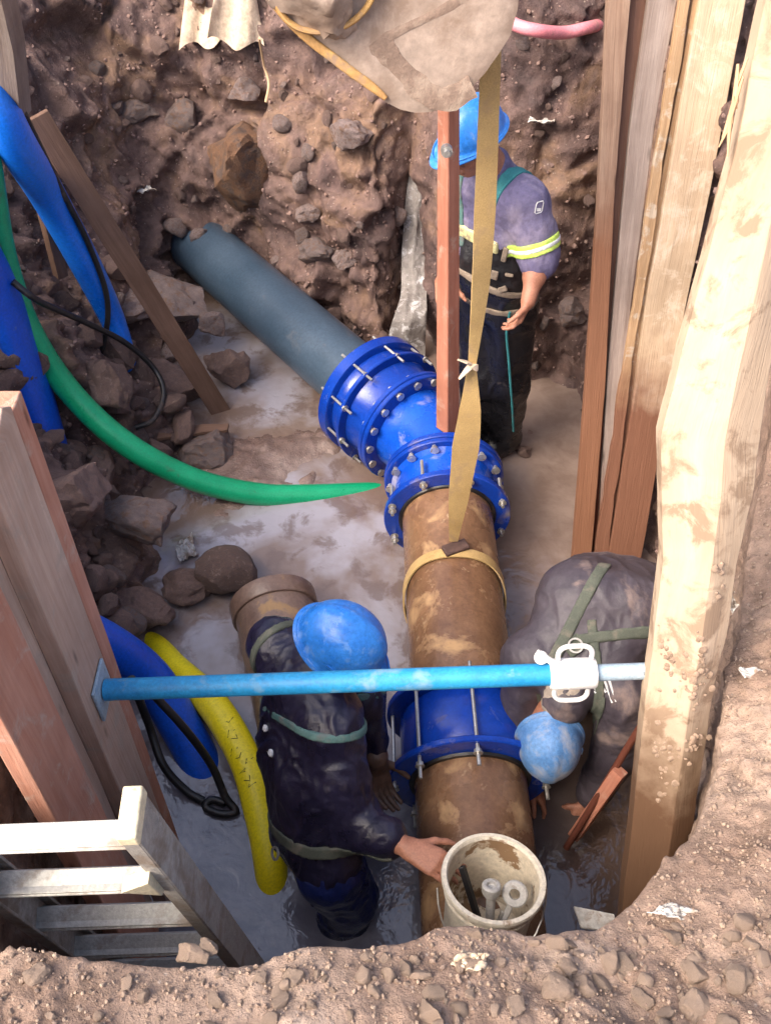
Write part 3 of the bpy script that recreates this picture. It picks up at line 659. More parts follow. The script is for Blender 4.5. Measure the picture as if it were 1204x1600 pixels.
# middle coupling (dismantling joint) between brown main and elbow
c = P1(2.80); t = thing('pipe_coupling', (c.x, c.y, 0), 'blue flanged joint between the long brown main and the elbow', 'coupling')
MB().lathe(c, AX1, fl(0, .030, RP + .003, .278), 96).build('flange_ring', M['blue_cast'], t)
MB().lathe(c, AX1, [(.032, .202), (.032, .236), (.06, .226), (.19, .222), (.205, .24), (.205, .202)], 96).build('sleeve', M['blue_elbow'], t)
MB().lathe(c, AX1, fl(.207, .232, RP + .003, .270), 96).build('flange_ring', M['blue_cast'], t)
MB().lathe(c, AX1, [(-.008, RP + .001), (-.008, .210), (-.001, .214), (-.001, RP + .001)], 72).build('gasket', M['black'], t)
ring_of(t, bolt_mesh('stud', .17, .008, (-.055, -.028), head=.014), 'stud', c, AX1, .256, 8, .42, .04, .01)
ring_of(t, bolt_mesh('flange_bolt', .09, .010, (-.035, .032), head=.016), 'flange_bolt', c, AX1, .246, 14, .5, .222)

# elbow
t = thing('pipe_elbow', (BEND.x, BEND.y, 0), 'bright blue pipe elbow with a muddy top between two bolted flanges', 'elbow')
s0 = 3.044; a = P1(s0); m = MB(); rows = []
ptsE = [a + AX1 * .02, a + AX1 * .09]
b0 = BEND + AX2 * .17
for k in range(1, 10):
    u = k / 10; ptsE.append((1 - u) ** 2 * (a + AX1 * .09) + 2 * u * (1 - u) * BEND + u * u * b0)
ptsE += [b0, BEND + AX2 * .235]
m.tube(ptsE, [.215, .206] + [.206] * 9 + [.206, .216], 64); m.build('elbow_body', M['blue_elbow'], t, sharp=60)
MB().lathe(a, AX1, fl(-.008, .020, .12, .272), 96).build('flange', M['blue_cast'], t)
MB().lathe(BEND, AX2, fl(.222, .248, .12, .286), 96).build('flange', M['blue_cast'], t)

# far coupling with its own rods
t = thing('pipe_coupling', tuple((BEND + AX2 * .3).xy) + (0,), 'blue three ring coupling clamped on the end of the slate grey pipe', 'coupling')
MB().lathe(BEND, AX2, fl(.251, .276, .12, .286), 96).build('flange', M['blue_cast'], t)
MB().lathe(BEND, AX2, [(.278, .20), (.278, .240), (.30, .242), (.37, .252), (.405, .262), (.405, .20)], 96).build('sleeve', M['blue_cast'], t)
MB().lathe(BEND, AX2, fl(.407, .429, .20, .306), 96).build('flange_ring', M['blue_cast'], t)
MB().lathe(BEND, AX2, [(.431, .20), (.431, .250), (.47, .272), (.506, .272), (.506, .20)], 96).build('sleeve', M['blue_cast'], t)
MB().lathe(BEND, AX2, [(.508, .19), (.508, .300), (.512, .308), (.568, .310), (.576, .302), (.576, .19)], 96).build('end_ring', M['blue_cast'], t)
ring_of(t, bolt_mesh('flange_bolt', .085, .010, (-.034, .030), head=.016), 'flange_bolt', BEND, AX2, .260, 16, .2, .249)
ring_of(t, bolt_mesh('tie_rod', .24, .0065, (-.065,), head=.013), 'tie_rod', BEND, AX2, .296, 10, .3, .475, .012)

# old stub with collar
d = (U(470, 1130, z=.10) - U(428, 950, z=.12)).normalized(); a = U(428, 948, z=.12)
t = thing('old_pipe', (a.x, a.y, 0), 'short old brown pipe with a raised collar lying in the water behind the near worker', 'pipe')
MB().lathe(a, d, [(0, .158), (0, .168), (.85, .168), (.85, .158)], 64).build('pipe_body', M['old_pipe'], t)
MB().lathe(a, d, [(-.035, .150), (-.035, .178), (-.03, .183), (.04, .183), (.046, .178), (.046, .15)], 64).build('collar', M['old_pipe'], t)

# ------------------------------------------------------------------ hoses and cables
HOSE = {}
def hose(name, pts, r, mat, label, cat='hose', n=10, seg=24, flat=1.0):
    P = [U(p[0], p[1], z=p[2]) for p in pts]; C = cat_rom(P, n)
    if isinstance(r, (list, tuple)):
        rr = list(np.interp(np.linspace(0, len(r) - 1, len(C)), range(len(r)), r))
    else: rr = r
    HOSE[name] = C; return tag(MB().tube(C, rr, seg, flat=flat).build(name, mat), label, cat)
hose('green_hose', [(-60, 60, 2.05), (-22, 250, 1.62), (5, 400, 1.18), (45, 515, .88), (110, 612, .58), (195, 692, .36), (300, 748, .15), (400, 772, .03), (480, 774, -.012), (600, 768, -.052)], [.056, .056, .055, .056, .054, .056, .055, .056, .054, .050], M['green_hose'], 'thick green suction hose curving down into the water toward the blue joint', n=14, seg=32)
hose('blue_hose', [(-60, 20, 2.1), (10, 195, 1.75), (75, 305, 1.32), (130, 405, .95), (172, 490, .62), (198, 558, .40), (209, 592, .26)], [.078, .078, .078, .074, .064, .048, .018], M['blue_hose'], 'bright blue layflat hose hanging over the upper left rubble', n=12, flat=.95)
hose('blue_hose', [(-70, 330, 1.5), (-10, 440, 1.15), (30, 540, .85), (62, 640, .55), (90, 728, .30)], [.12, .125, .125, .12, .105], M['blue_hose_deep'], 'broad deep blue hose end below the green hose at the left edge', n=12, flat=.55)
hose('blue_hose', [(60, 960, .62), (160, 1003, .42), (235, 1060, .22), (285, 1140, .06), (325, 1215, -.07)], [.082, .082, .082, .08, .08], M['blue_hose_deep'], 'deep blue hose emerging from behind the left planks and entering the water', n=12)
hose('yellow_hose', [(222, 985, -.09), (268, 1040, .0), (330, 1098, .10), (382, 1185, .11), (408, 1272, .07), (422, 1345, .015), (428, 1410, -.075)], [.060, .061, .062, .061, .061, .060, .058], M['yellow_hose'], 'yellow hose with dark scuffs and faded lettering beside the near worker', n=12, seg=32)
hose('cable', [(-10, 60, 1.95), (30, 160, 1.8), (90, 285, 1.4), (140, 385, 1.05), (168, 470, .75), (160, 545, .52), (130, 600, .38)], .013, M['black'], 'black cable trailing along the bright blue hose', 'cable', seg=10)
hose('cable', [(20, 440, 1.15), (60, 470, 1.05), (130, 502, .78), (195, 535, .55), (240, 575, .38), (256, 615, .30), (240, 655, .24), (212, 668, .22)], .014, M['black'], 'black cable crossing the bright blue hose and looping over the wedge block', 'cable', seg=10)
hose('cable', [(205, 1060, .45), (232, 1130, .20), (255, 1195, .10), (290, 1235, .03), (318, 1252, .01)], .016, M['black'], 'black cable hanging down the left plank into the water', 'cable', seg=10)
hose('cable', [(235, 1080, .42), (290, 1140, .28), (330, 1195, .14), (352, 1245, .04), (368, 1268, .012), (345, 1272, .012), (322, 1262, .012), (330, 1250, .02), (352, 1255, .02)], .015, M['black'], 'black cable ending in a small curl on the water left of the yellow hose', 'cable', seg=10)
def surf_z(px, py, up=.03):
    h_ = GBV.ray_cast(Vector((0, 0, CAM_H)), ray(px, py).normalized())[0]; p_ = h_ - ray(px, py).normalized() * up; return (px, py, p_.z)
hose('pink_pipe', [surf_z(750, -8, .02), surf_z(775, 15, .10), surf_z(803, 38, .14), surf_z(840, 48, .15), surf_z(880, 51, .10), surf_z(915, 44, .03), surf_z(945, 36, -.08)], .026, M['pink_pipe'], 'pink conduit poking out of the wall beside the digger bucket', 'pipe', seg=16)
hose('root', [(405, 60, 1.66), (412, 100, 1.5), (420, 130, 1.42), (415, 160, 1.36)], .006, M['wood_torn'], 'thin pale root dangling under the cream sack', 'root', seg=6)

# faded dark scrawl printed along the yellow hose: flat ink strokes a hair proud of the skin
C = HOSE['yellow_hose']; rr_ = random.Random(4); m = MB(); n0 = int(len(C) * .42)
def on_hose(i, a):
    i = min(max(i, 1), len(C) - 2); p = C[int(i)].lerp(C[int(i) + 1], i % 1); tt = (C[int(i) + 1] - C[int(i) - 1]).normalized(); sx_ = tt.cross(Vector((0, 0, 1))).normalized(); up = sx_.cross(tt)
    return p + (up * math.cos(a) + sx_ * math.sin(a)) * .0618
for k in range(9):
    m = MB(); i = n0 + k * 1.5; a0 = rr_.uniform(-.1, .6); m.tube([on_hose(i, a0), on_hose(i + rr_.uniform(.3, 1), a0 + rr_.uniform(-.5, .5)), on_hose(i + rr_.uniform(-.3, .6), a0 + rr_.uniform(-.6, .6))], .0014, 5); m.build('print_stroke', M['black'], bpy.data.objects['yellow_hose'])

# ------------------------------------------------------------------ timber
M['caked'] = grime('caked_tan_mud', (.27, .19, .135), (.36, .26, .19), 14, (.8, .95), .004, spec=.2)
def lean_plane(px, py, beta, z=0.0, yaw=0):
    p0 = U(px, py, z=z); n = Vector((math.sin(R(yaw)), -math.sin(R(beta)), math.cos(R(beta)))); return p0, n.normalized()
def board(name, mat, left, right, plane, thick, label, cat='plank', nrow=44, ncol=5, wob=.0018, ridge=None, seed=1, group=None):
    """left / right: photograph outline of the front face, taken onto its real leaning plane"""
    p0, n = plane
    L = [UP(x, y, p0, n) for x, y in left]; Rr = [UP(x, y, p0, n) for x, y in right]
    def along(P, u):
        d = [0]
        for i in range(1, len(P)): d.append(d[-1] + (P[i] - P[i - 1]).length)
        t = u * d[-1]; i = max(0, min(len(P) - 2, int(np.searchsorted(d, t) - 1))); return P[i].lerp(P[i + 1], (t - d[i]) / (d[i + 1] - d[i]))
    rows = []
    for k in range(nrow + 1):
        a, b = along(L, k / nrow), along(Rr, k / nrow); q = np.array([[seed * 7.1, k * .35, 0], [seed * 3.3, k * .35, 9]]); w = vnoise(q) * wob + vnoise(q * 4.3) * wob * .5
        ax = (b - a).normalized(); a = a + ax * float(w[0]); b = b + ax * float(w[1]); row = []
        for j in range(ncol + 1):
            u = j / ncol; p = a.lerp(b, u)
            if ridge: p = p + n * ridge[1] * (1 - abs(u - ridge[0]) / (ridge[0] if u < ridge[0] else 1 - ridge[0]))
            p = p + n * float(vnoise(np.array([[u * 3 + seed, k * .5, 3.3]]))[0]) * .0025
            row.append(p)
        rows.append(row)
    return tag(MB().slab(rows, thick, n).build(name, mat, sharp=35, bevel=.002), label, cat, group)
# far group of shoring planks, leaning back against the right wall
pg = lean_plane(930, 892, 66)
def pgo(off): return (pg[0] + pg[1] * off, pg[1])
board('plank', M['wood_stud'], [(953, -60), (948, 0), (935, 300), (915, 600), (893, 892)], [(990, -60), (984, 0), (960, 300), (945, 600), (921, 894)], pgo(.03), .045, 'narrow damp brown stud, leftmost of the right hand shoring planks', seed=1)
board('plank', M['wood_dark'], [(984, -60), (978, 0), (958, 300), (940, 600), (918, 894)], [(1020, -60), (1012, 0), (985, 300), (960, 600), (940, 896)], pgo(-.02), .04, 'dark reddish plank set back right of the narrow stud', seed=2)
board('plank', M['wood_grey'], [(1020, -60), (1011, 0), (984, 200), (950, 560), (930, 896)], [(1068, -60), (1056, 0), (1022, 200), (985, 480), (945, 896)], pgo(.01), .04, 'weathered grey plank between the dark plank and the wavy edged one', seed=3)
board('plank', M['wood_tan'], [(1072, -60), (1062, 0), (1046, 100), (1030, 200), (1015, 290), (998, 400), (974, 560), (925, 896)], [(1092, -60), (1080, 0), (1062, 100), (1046, 200), (1031, 290), (1013, 400), (989, 560), (945, 896)], pgo(.035), .03, 'thin tan plank with a wavy bark edge', seed=4, wob=.007)
board('plank', M['wood_tan'], [(1090, -60), (1082, 0), (1055, 160), (1030, 290), (1008, 420), (985, 560), (940, 896)], [(1110, -60), (1100, 0), (1078, 160), (1050, 290), (1022, 420), (1000, 560), (960, 896)], pgo(.012), .03, 'split tan plank behind the wavy bark edge', seed=5, wob=.003)
board('plank', M['wood_cream'], [(1104, -60), (1094, 0), (1060, 180), (1035, 330), (1008, 480), (985, 650), (945, 900)], [(1175, -60), (1164, 0), (1142, 120), (1110, 290), (1070, 480), (1040, 650), (996, 902)], pgo(.045), .055, 'widest cream plank of the far bundle with mud splashes near its foot', seed=6, wob=.0015, ncol=8)
# the big mud covered timber near the strut
pn = ((0, 1.34, 1.35), Vector((-.10, -math.sin(R(66)), math.cos(R(66)))).normalized())
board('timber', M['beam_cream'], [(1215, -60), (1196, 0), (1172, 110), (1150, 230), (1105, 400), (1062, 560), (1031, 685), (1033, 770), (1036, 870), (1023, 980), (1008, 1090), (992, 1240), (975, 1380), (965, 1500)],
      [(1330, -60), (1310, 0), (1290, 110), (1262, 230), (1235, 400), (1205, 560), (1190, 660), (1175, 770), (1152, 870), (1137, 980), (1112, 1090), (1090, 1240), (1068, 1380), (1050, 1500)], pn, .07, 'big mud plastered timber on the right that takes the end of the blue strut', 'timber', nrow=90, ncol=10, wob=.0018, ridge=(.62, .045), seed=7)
# torn splinters in the dark gap at its top
for k, (x0, y0, x1, y1, w) in enumerate(((1150, 100, 1128, 215, .007), (1158, 120, 1136, 245, .006), (1143, 150, 1122, 230, .005), (1165, 90, 1150, 170, .005))):
    a, b = UP(x0, y0, pn[0], pn[1]) + pn[1] * .01, UP(x1, y1, pn[0], pn[1])
    tag(MB().tube([a, a.lerp(b, .5) + Vector((.01 * (-1) ** k, 0, 0)), b], [w * .4, w, w * .3], 5).build('splinter', M['wood_torn']), 'torn raw splinter at the upper edge of the big right timber', 'splinter', 'splinters on the big right timber')

# mud caked on the timber, joined lumps too small to pick apart
rr_ = random.Random(12); m = MB(); tim = [o for o in bpy.data.objects if o.name.startswith('timber') and o.get('category') == 'timber'][0]
for (cx, cy, rx, ry, nn_) in ((1085, 1040, 22, 45, 46), (1040, 1010, 10, 40, 22), (1034, 1190, 14, 40, 34), (1075, 1150, 20, 22, 22), (1120, 900, 12, 40, 10)):
    for k in range(nn_):
        px, py = cx + rr_.gauss(0, rx * .6), cy + rr_.gauss(0, ry * .6); lx = np.interp(py, (560, 690, 870, 1090, 1380), (1066, 1034, 1040, 1012, 980)) ; px = max(px, lx)
        u = (px - lx) / max(1, (np.interp(py, (560, 870, 1240, 1380), (1205, 1152, 1090, 1068)) - lx)); up_ = .045 * (1 - abs(u - .62) / (.62 if u < .62 else .38))
        p = UP(px, py, *pn) + pn[1] * max(0, up_); s_ = rr_.uniform(.003, .011); v = stone_v(ICO2, rr_.randrange(400), 4, .3)
        rt = Quaternion((rr_.gauss(0, 1), rr_.gauss(0, 1), rr_.gauss(0, 1), rr_.gauss(0, 1))).normalized()
        q_ = [rt @ Vector(x) * s_ for x in v.tolist()]; m.add([p + a_ - pn[1] * a_.dot(pn[1]) * .5 for a_ in q_], ICO2[1])
mc = m.build('caked_mud', M['caked'], tim); mc['kind'] = 'stuff'
# left shoring planks: upright against the left wall, plane x = const
def left_plank(x0, y0, y1, z0, z1, mat, label, th=.045, seed=1, tip=0, lean=0.0):
    rows = []
    for k in range(41):
        u = k / 40; z = z1 + (z0 - z1) * u; row = []
        q = np.array([[seed * 7.1, z * 4, 0], [seed * 3.3, z * 4, 9]]); w = vnoise(q) * .004
        for j in range(6):
            v = j / 5; zz = z
            if k == 0: zz = z - tip * abs(v - .75)
            row.append((x0 + lean * (z - 1.2), y0 + (y1 - y0) * v + .045 * (z - .5) / 1.7 - .01 + float(w[0] * (1 - v) + w[1] * v) + .05 * (z1 - z) * 0, zz))
        rows.append(row)
    return tag(MB().slab(rows, th, (1, 0, 0)).build('plank', mat, sharp=35, bevel=.003), label, 'plank')
left_plank(-.735, 1.205, 1.385, -.2, 2.17, M['wood_left'], 'tall grey brown plank on the left that carries the strut end plate', seed=11, tip=.14)
left_plank(-.737, 1.388, 1.45, -.2, 2.12, M['wood_left_red'], 'narrow reddish board edge beside the tall left plank, nearest the water', seed=12, th=.05)
left_plank(-.775, 1.10, 1.20, -.2, 2.3, M['wood_left'], 'muddy brown plank, second from the trench side on the left', seed=13)
left_plank(-.735, .915, 1.095, -.2, 2.2, M['wood_left_red'], 'pinkish red plank on the left, nearest to the ladder', seed=14)
left_plank(-.80, 3.62, 3.70, .1, 2.6, M['wood_brown'], 'x', seed=15) if False else None
# upright post at the upper left
a, b = U(28, 175, z=1.75), U(95, 430, z=.9)
tag(MB().tube([U(-14, -60, z=2.5), U(14, 60, z=2.12), a], [.05, .05, .05], 4).build('post', M['wood_grey'], sharp=30), 'weathered grey post in the upper left corner behind the blue hose', 'post')
tag(MB().tube([U(95, 430, z=.85), U(35, 190, z=1.6)], .035, 4).build('stake', M['wood_brown'], sharp=30), 'thin brown stake half hidden behind the bright blue hose', 'stake')
# leaning plank
a, b = U(58, 182, z=1.62), U(352, 655, z=-.05); dn = (b - a).normalized(); sd_ = dn.cross(Vector((.3, -.9, .5))).normalized(); nn = sd_.cross(dn).normalized()
if nn.z < 0: nn = -nn
rows = [[a.lerp(b, k / 30) + sd_ * w for w in (-.05, -.02, .02, .05)] for k in range(31)]
tag(MB().slab(rows, .03, nn).build('plank', M['wood_brown'], sharp=35, bevel=.003), 'wet brown plank leaning from the upper left down to the water edge', 'plank')
# splintered board in the mud
a, b = U(246, 681, z=.12), U(356, 668, z=.10)
rows = [[a.lerp(b, k / 12) + Vector((0, w * (1 - .4 * k / 12), .004 * math.sin(k))) for w in (-.02, 0, .06)] for k in range(13)]
tag(MB().slab(rows, .02, (0, 0, 1)).build('board', M['wood_brown'], bevel=.002), 'splintered flat board lying on the mud at the water edge', 'board')
# red prop
top, bot = Vector((.196, 3.16, 2.25)), Vector((.277, 3.13, .455)); ax = (bot - top).normalized()
q = ax.to_track_quat('Z', 'Y').to_matrix() @ Matrix.Rotation(R(28), 3, 'Z'); m = MB(); vs = []; h = .037
n_ = 24; vs = []; fs = []; cs = []
for k in range(n_ + 1):
    p = top.lerp(bot, k / n_)
    for (i, j) in ((-1, -1), (1, -1), (1, 1), (-1, 1)):
        hh = h * (.66 + .34 * k / n_); vs.append(p + q @ Vector((i * hh, j * hh, 0)) + (ax * (.03 * i) if k == n_ else Vector())); cs.append((k / n_ * 1.8, i * h, j * h))
for k in range(n_):
    for j in range(4): fs.append((k * 4 + j, k * 4 + (j + 1) % 4, k * 4 + 4 + (j + 1) % 4, k * 4 + 4 + j))
fs += [(0, 3, 2, 1), tuple(n_ * 4 + j for j in range(4))]; m.add(vs, fs, cs)
t = thing('timber_prop', bot, 'reddish square timber prop standing on the blue elbow under the digger bucket', 'timber')
m.build('square_timber', M['wood_red'], t, sharp=30, bevel=.004)
m = MB(); pb = U(697, 233, Y=3.06); m.tube([pb, pb + Vector((0, -.03, .005))], .020, 12); m.tube([pb + Vector((0, -.03, .005)), pb + Vector((0, -.05, .008))], .011, 6); m.build('bolt', M['zinc'], t)

# bar and red offcut below the bent worker
a, b = U(1003, 1130, z=.62), U(884, 1325, z=.08); tag(MB().tube([a, a.lerp(b, .5), b], .012, 10).build('crowbar', M['wood_dark']), 'thin dark bar slanting into the water below the bent worker', 'bar')
a, b = U(968, 1205, z=.45), U(898, 1305, z=.08)
tag(MB().tube([a, b], .030, 4).build('wood_offcut', M['wood_red'], sharp=30, bevel=.002), 'short red timber offcut beside the thin dark bar', 'offcut')
# pale sheet offcut at the foot of the right bank
a = U(930, 1432, z=.55); m = MB(); m.slab([[a + Vector((-.06, .03, .0)), a + Vector((.05, .0, .02))], [a + Vector((-.04, -.02, -.03)), a + Vector((.06, -.04, -.01))]], .012, (0, 0, 1))
tag(m.build('board_offcut', M['plastic'], bevel=.002), 'pale flat offcut caught low in the dark corner by the near bank', 'offcut')

# ------------------------------------------------------------------ strut
SL, SR = Vector((-.735, 1.335, 1.30)), Vector((.79, 1.355, 1.30))
SR = U(1022, 1048, Y=1.33); SL = U(158, 1078, x=-.733)
sx = (SR - SL).normalized(); J = U(872, 1052, Y=1.335); J = SL + sx * (J - SL).dot(sx)
t = thing('trench_strut', tuple((SL + SR) / 2), 'sky blue adjustable trench strut spanning from the left plank to the right timber', 'strut')
MB().tube([SL + sx * .012, J - sx * .01], .0285, 32).build('outer_tube', M['strut_blue'], t)
MB().tube([J + sx * .05, SR - sx * .0], .0215, 24).build('inner_tube', M['strut_grey'], t)
MB().lathe(J, sx, [(-.025, .02), (-.025, .036), (-.018, .040), (.085, .040), (.092, .036), (.092, .02)], 40).build('adjusting_collar', M['white_metal'], t)
for sgn in (1, -1):
    up = Vector((0, .35 * sgn, .94 * sgn)).normalized(); c = J + sx * .035
    hp = cat_rom([c - sx * .04 + up * .03, c - sx * .042 + up * .065, c - sx * .028 + up * .082, c + up * .085, c + sx * .028 + up * .082, c + sx * .042 + up * .065, c + sx * .04 + up * .03], 5)
    MB().tube(hp, .0065, 10).build('handle', M['white_metal'], t)
m = MB(); g0 = J + Vector((-.01, .0, .04)); m.tube([g0, U(838, 1018, Y=1.36)], .010, 4); m.build('pin_tag', M['white_metal'], t, sharp=30)
g1 = U(845, 1028, Y=1.345); m = MB(); m.lathe(g1 + Vector((0, 0, -.0)), (0, -.7, .7), [(-.006, .0005), (-.006, .016), (-.002, .018), (.004, .016), (.008, .0005)], 20); m.build('pin_head', M['white_metal'], t)
m = MB(); pl = SL; m.box(pl + Vector((.004, 0, 0)), .008, .11, .13); m.build('end_plate', M['strut_grey'], t, bevel=.002)
m = MB(); m.box(SR + Vector((.0, -.0, 0)), .012, .05, .05); m.build('end_plate', M['strut_grey'], t, bevel=.002)

# ------------------------------------------------------------------ lifting sling
t = thing('lifting_sling', (.278, 2.48, .44), 'yellow webbing lifting sling hanging from the digger bucket and choked round the brown main', 'sling')
def ribbon(pts, widths, dirs, th, name, mat, parent, n=8):
    C = cat_rom(pts, n); W = np.interp(np.linspace(0, len(pts) - 1, len(C)), range(len(pts)), widths); D = cat_rom(dirs, n)
    rows = []; L = 0
    m = MB(); vs, fs, cs = [], [], []
    for i, p in enumerate(C):
        tt = (C[min(i + 1, len(C) - 1)] - C[max(i - 1, 0)]).normalized(); s_ = (D[i] - tt * D[i].dot(tt)).normalized(); nn = tt.cross(s_)
        if i: L += (p - C[i - 1]).length
        for (u, v) in ((-.5, -.5), (0, -.7), (.5, -.5), (.5, .5), (0, .7), (-.5, .5)): vs.append(p + s_ * u * W[i] + nn * v * th); cs.append((L, u * W[i], v * th))
    for i in range(len(C) - 1):
        for k in range(6): fs.append((i * 6 + k, i * 6 + (k + 1) % 6, i * 6 + 6 + (k + 1) % 6, i * 6 + 6 + k))
    fs += [tuple(range(6)), tuple((len(C) - 1) * 6 + k for k in range(6))]; m.add(vs, fs, cs); return m.build(name, mat, parent, sharp=50)
X = Vector((1, 0, 0)); KN = U(737, 570, Y=2.48)
ribbon([U(766, 60, Y=2.50), U(764, 150, Y=2.49), U(757, 330, Y=2.48), U(750, 450, Y=2.48), KN], [.054, .054, .062, .058, .026], [X, X, X + Vector((0, .1, 0)), X + Vector((0, .35, 0)), X], .006, 'webbing', M['webbing'], t)
ribbon([KN, U(734, 640, Y=2.48), U(727, 700, Y=2.48), U(716, 780, Y=2.47), U(708, 845, Y=2.47)], [.026, .075, .098, .075, .034], [X, X + Vector((0, -.2, 0)), X, X, X], .007, 'webbing_eye', M['webbing'], t)
for (dx, dy, r_) in ((-22, -8, .012), (-20, 22, .011), (8, 8, .016)):
    m = MB(); e2 = U(737 + dx, 570 + dy, Y=2.46); m.tube([KN, KN.lerp(e2, .5) + Vector((0, -.01, .01)), e2], [.014, r_, r_ * .5], 6, flat=.5); m.build('knot_tail', M['sack'], t)
# loop round the pipe: a slanted ellipse
cc = P1(2.38); loop = []; dirs = []
for k in range(41):
    an = R(-30 + 240 * k / 40); loop.append(cc + Vector((math.cos(an) * (RP + .010), 0, math.sin(an) * (RP + .010))) + AX1 * (.085 * math.sin(an) - .02 + .012 * math.sin(3 * an))); dirs.append(AX1)
ribbon(loop, [.045] * 41, dirs, .006, 'choke_loop', M['webbing'], t, n=1)
pc = P1(2.452) + Vector((-.0, 0, RP + .018)); m = MB(); m.box(pc, .105, .052, .02, Matrix.Rotation(R(24), 3, 'Z')); m.build('wear_pad', M['pad'], t, bevel=.006)

# ------------------------------------------------------------------ digger bucket
t = thing('digger_bucket', U(650, 176, Y=2.30), 'mud coated digger bucket hanging over the trench at the top', 'digger bucket')
pb_ = [(800, -330), (812, -150), (813, -30), (808, 15), (797, 55), (780, 82), (757, 115), (738, 135), (715, 155), (695, 168), (672, 175), (648, 176), (625, 171), (603, 160), (575, 140), (545, 118), (512, 92), (480, 67), (450, 38), (425, 8), (412, -20), (405, -150), (420, -330)]
pp = ((0, 2.26, 2.5), Vector((0.05, -1, .22)).normalized()); out = [UP(x, y, *pp) for x, y in pb_]
def rsmp(P, st):
    o = []
    for i in range(len(P)):
        a, b = P[i], P[(i + 1) % len(P)]; k = max(1, int((b - a).length / st)); o += [a.lerp(b, j / k) for j in range(k)]
    return o
out = rsmp(out, .02); nb = pp[1]; cen = sum(out, Vector()) / len(out); N_ = len(out)
def cheek(off, bulge, name, mat):
    m = MB(); vs, fs = [], []; K = 14
    for k in range(K):
        u = k / (K - 1)
        for p in out:
            q = p.lerp(cen, u * .97); e = min(1, u * 6); vs.append(q - nb * off + nb * (bulge * e ** .5) + nb * .002 * float(vnoise(np.array([[q.x * 12, q.y * 12, q.z * 12]]))[0]) + nb * .0008 * float(vnoise(np.array([[q.x * 45, q.y * 45, q.z * 45]]))[0]))
    for k in range(K - 1):
        for i in range(N_): fs.append((k * N_ + i, k * N_ + (i + 1) % N_, (k + 1) * N_ + (i + 1) % N_, (k + 1) * N_ + i))
    fs.append(tuple((K - 1) * N_ + i for i in range(N_))); o = len(vs)
    for p in out: vs.append(p - nb * (off + .022))
    for i in range(N_): fs.append((i, o + i, o + (i + 1) % N_, (i + 1) % N_))
    fs.append(tuple(o + i for i in range(N_))); m.add(vs, fs); return m.build(name, mat, t, sharp=50)
cheek(0, .008, 'side_plate', M['digger_mud']); cheek(.52, .004, 'side_plate', M['digger_mud'])
m = MB(); vs, fs = [], []; KK = 10; keep = [i for i in range(N_)]
for k in range(KK + 1):
    for p in out: vs.append(p.lerp(cen, .012) - nb * (.02 + .5 * k / KK))
lo = [i for i in range(N_) if not (out[i].z > 2.75 and out[(i + 1) % N_].z > 2.75 and out[i].x < .1)]
for k in range(KK):
    for i in lo: fs.append((k * N_ + i, k * N_ + (i + 1) % N_, (k + 1) * N_ + (i + 1) % N_, (k + 1) * N_ + i))
m.add(vs, fs); sh = m.build('shell', M['digger_mud'], t, sharp=50); so = sh.modifiers.new('s', 'SOLIDIFY'); so.thickness = .015
# rusty wear strip on the left lower edge and a raised rib on the cheek
strip = [UP(x, y, *pp) + nb * .012 for x, y in ((420, 5), (450, 40), (480, 68), (512, 93), (545, 118), (575, 139), (600, 156))]
inn = [UP(x, y, *pp) + nb * .012 for x, y in ((432, 2), (462, 32), (494, 60), (526, 84), (556, 107), (584, 128), (606, 150))]
MB().slab([[a, a.lerp(b, .5) + nb * .002, b] for a, b in zip(cat_rom(strip, 4), cat_rom(inn, 4))], .02, nb).build('wear_strip', M['digger_rust'], t, bevel=.003)
def rib(path, w, name, mat, h=.012):
    C = cat_rom([UP(x, y, *pp) + nb * .008 for x, y in path], 6); rows = []
    for i, p in enumerate(C):
        tt = (C[min(i + 1, len(C) - 1)] - C[max(0, i - 1)]).normalized(); s_ = tt.cross(nb).normalized(); ww = w * (1 + .25 * float(vnoise(np.array([[i * .6, 1.1, 2.2]]))[0]))
        rows.append([p - s_ * ww, p - s_ * ww * .5 + nb * h * .8, p + nb * h, p + s_ * ww * .5 + nb * h * .8, p + s_ * ww])
    MB().slab(rows, .012, nb).build(name, mat, t, sharp=60)
M['mud_dark'] = grime('dark_dried_mud', (.20, .135, .10), (.27, .19, .145), 8, (.7, .9), .004, (.34, .26, .2), 10, (.5, .62), 50)
rib([(590, 60), (612, 92), (638, 120), (668, 146), (700, 154), (738, 134)], .026, 'dried_mud_ridge', M['mud_dark'], .002)
rib([(596, 62), (630, 44), (680, 20), (730, -8)], .010, 'dried_mud_ridge', M['mud_dark'], .0015)
# spoil and yellow lip of the bucket mouth at the upper left
m = MB(); C = cat_rom([UP(x, y, *pp) + nb * .03 for x, y in ((425, -30), (438, 14), (462, 38), (495, 46), (530, 40), (560, 22), (580, -6), (590, -40))], 6)
m.tube(C, .012, 10, flat=.6).build('lip', M['digger_rust'], t)
v = stone_v(ICO4, 333, 6, .3); cdirt = UP(505, -20, *pp); m = MB(); m.add([tuple(cdirt + Vector((float(a[0]) * .12, float(a[1]) * .06 - .03, float(a[2]) * .085))) for a in v], ICO4[1]); m.build('spoil_lump', M['digger_mud'], t)

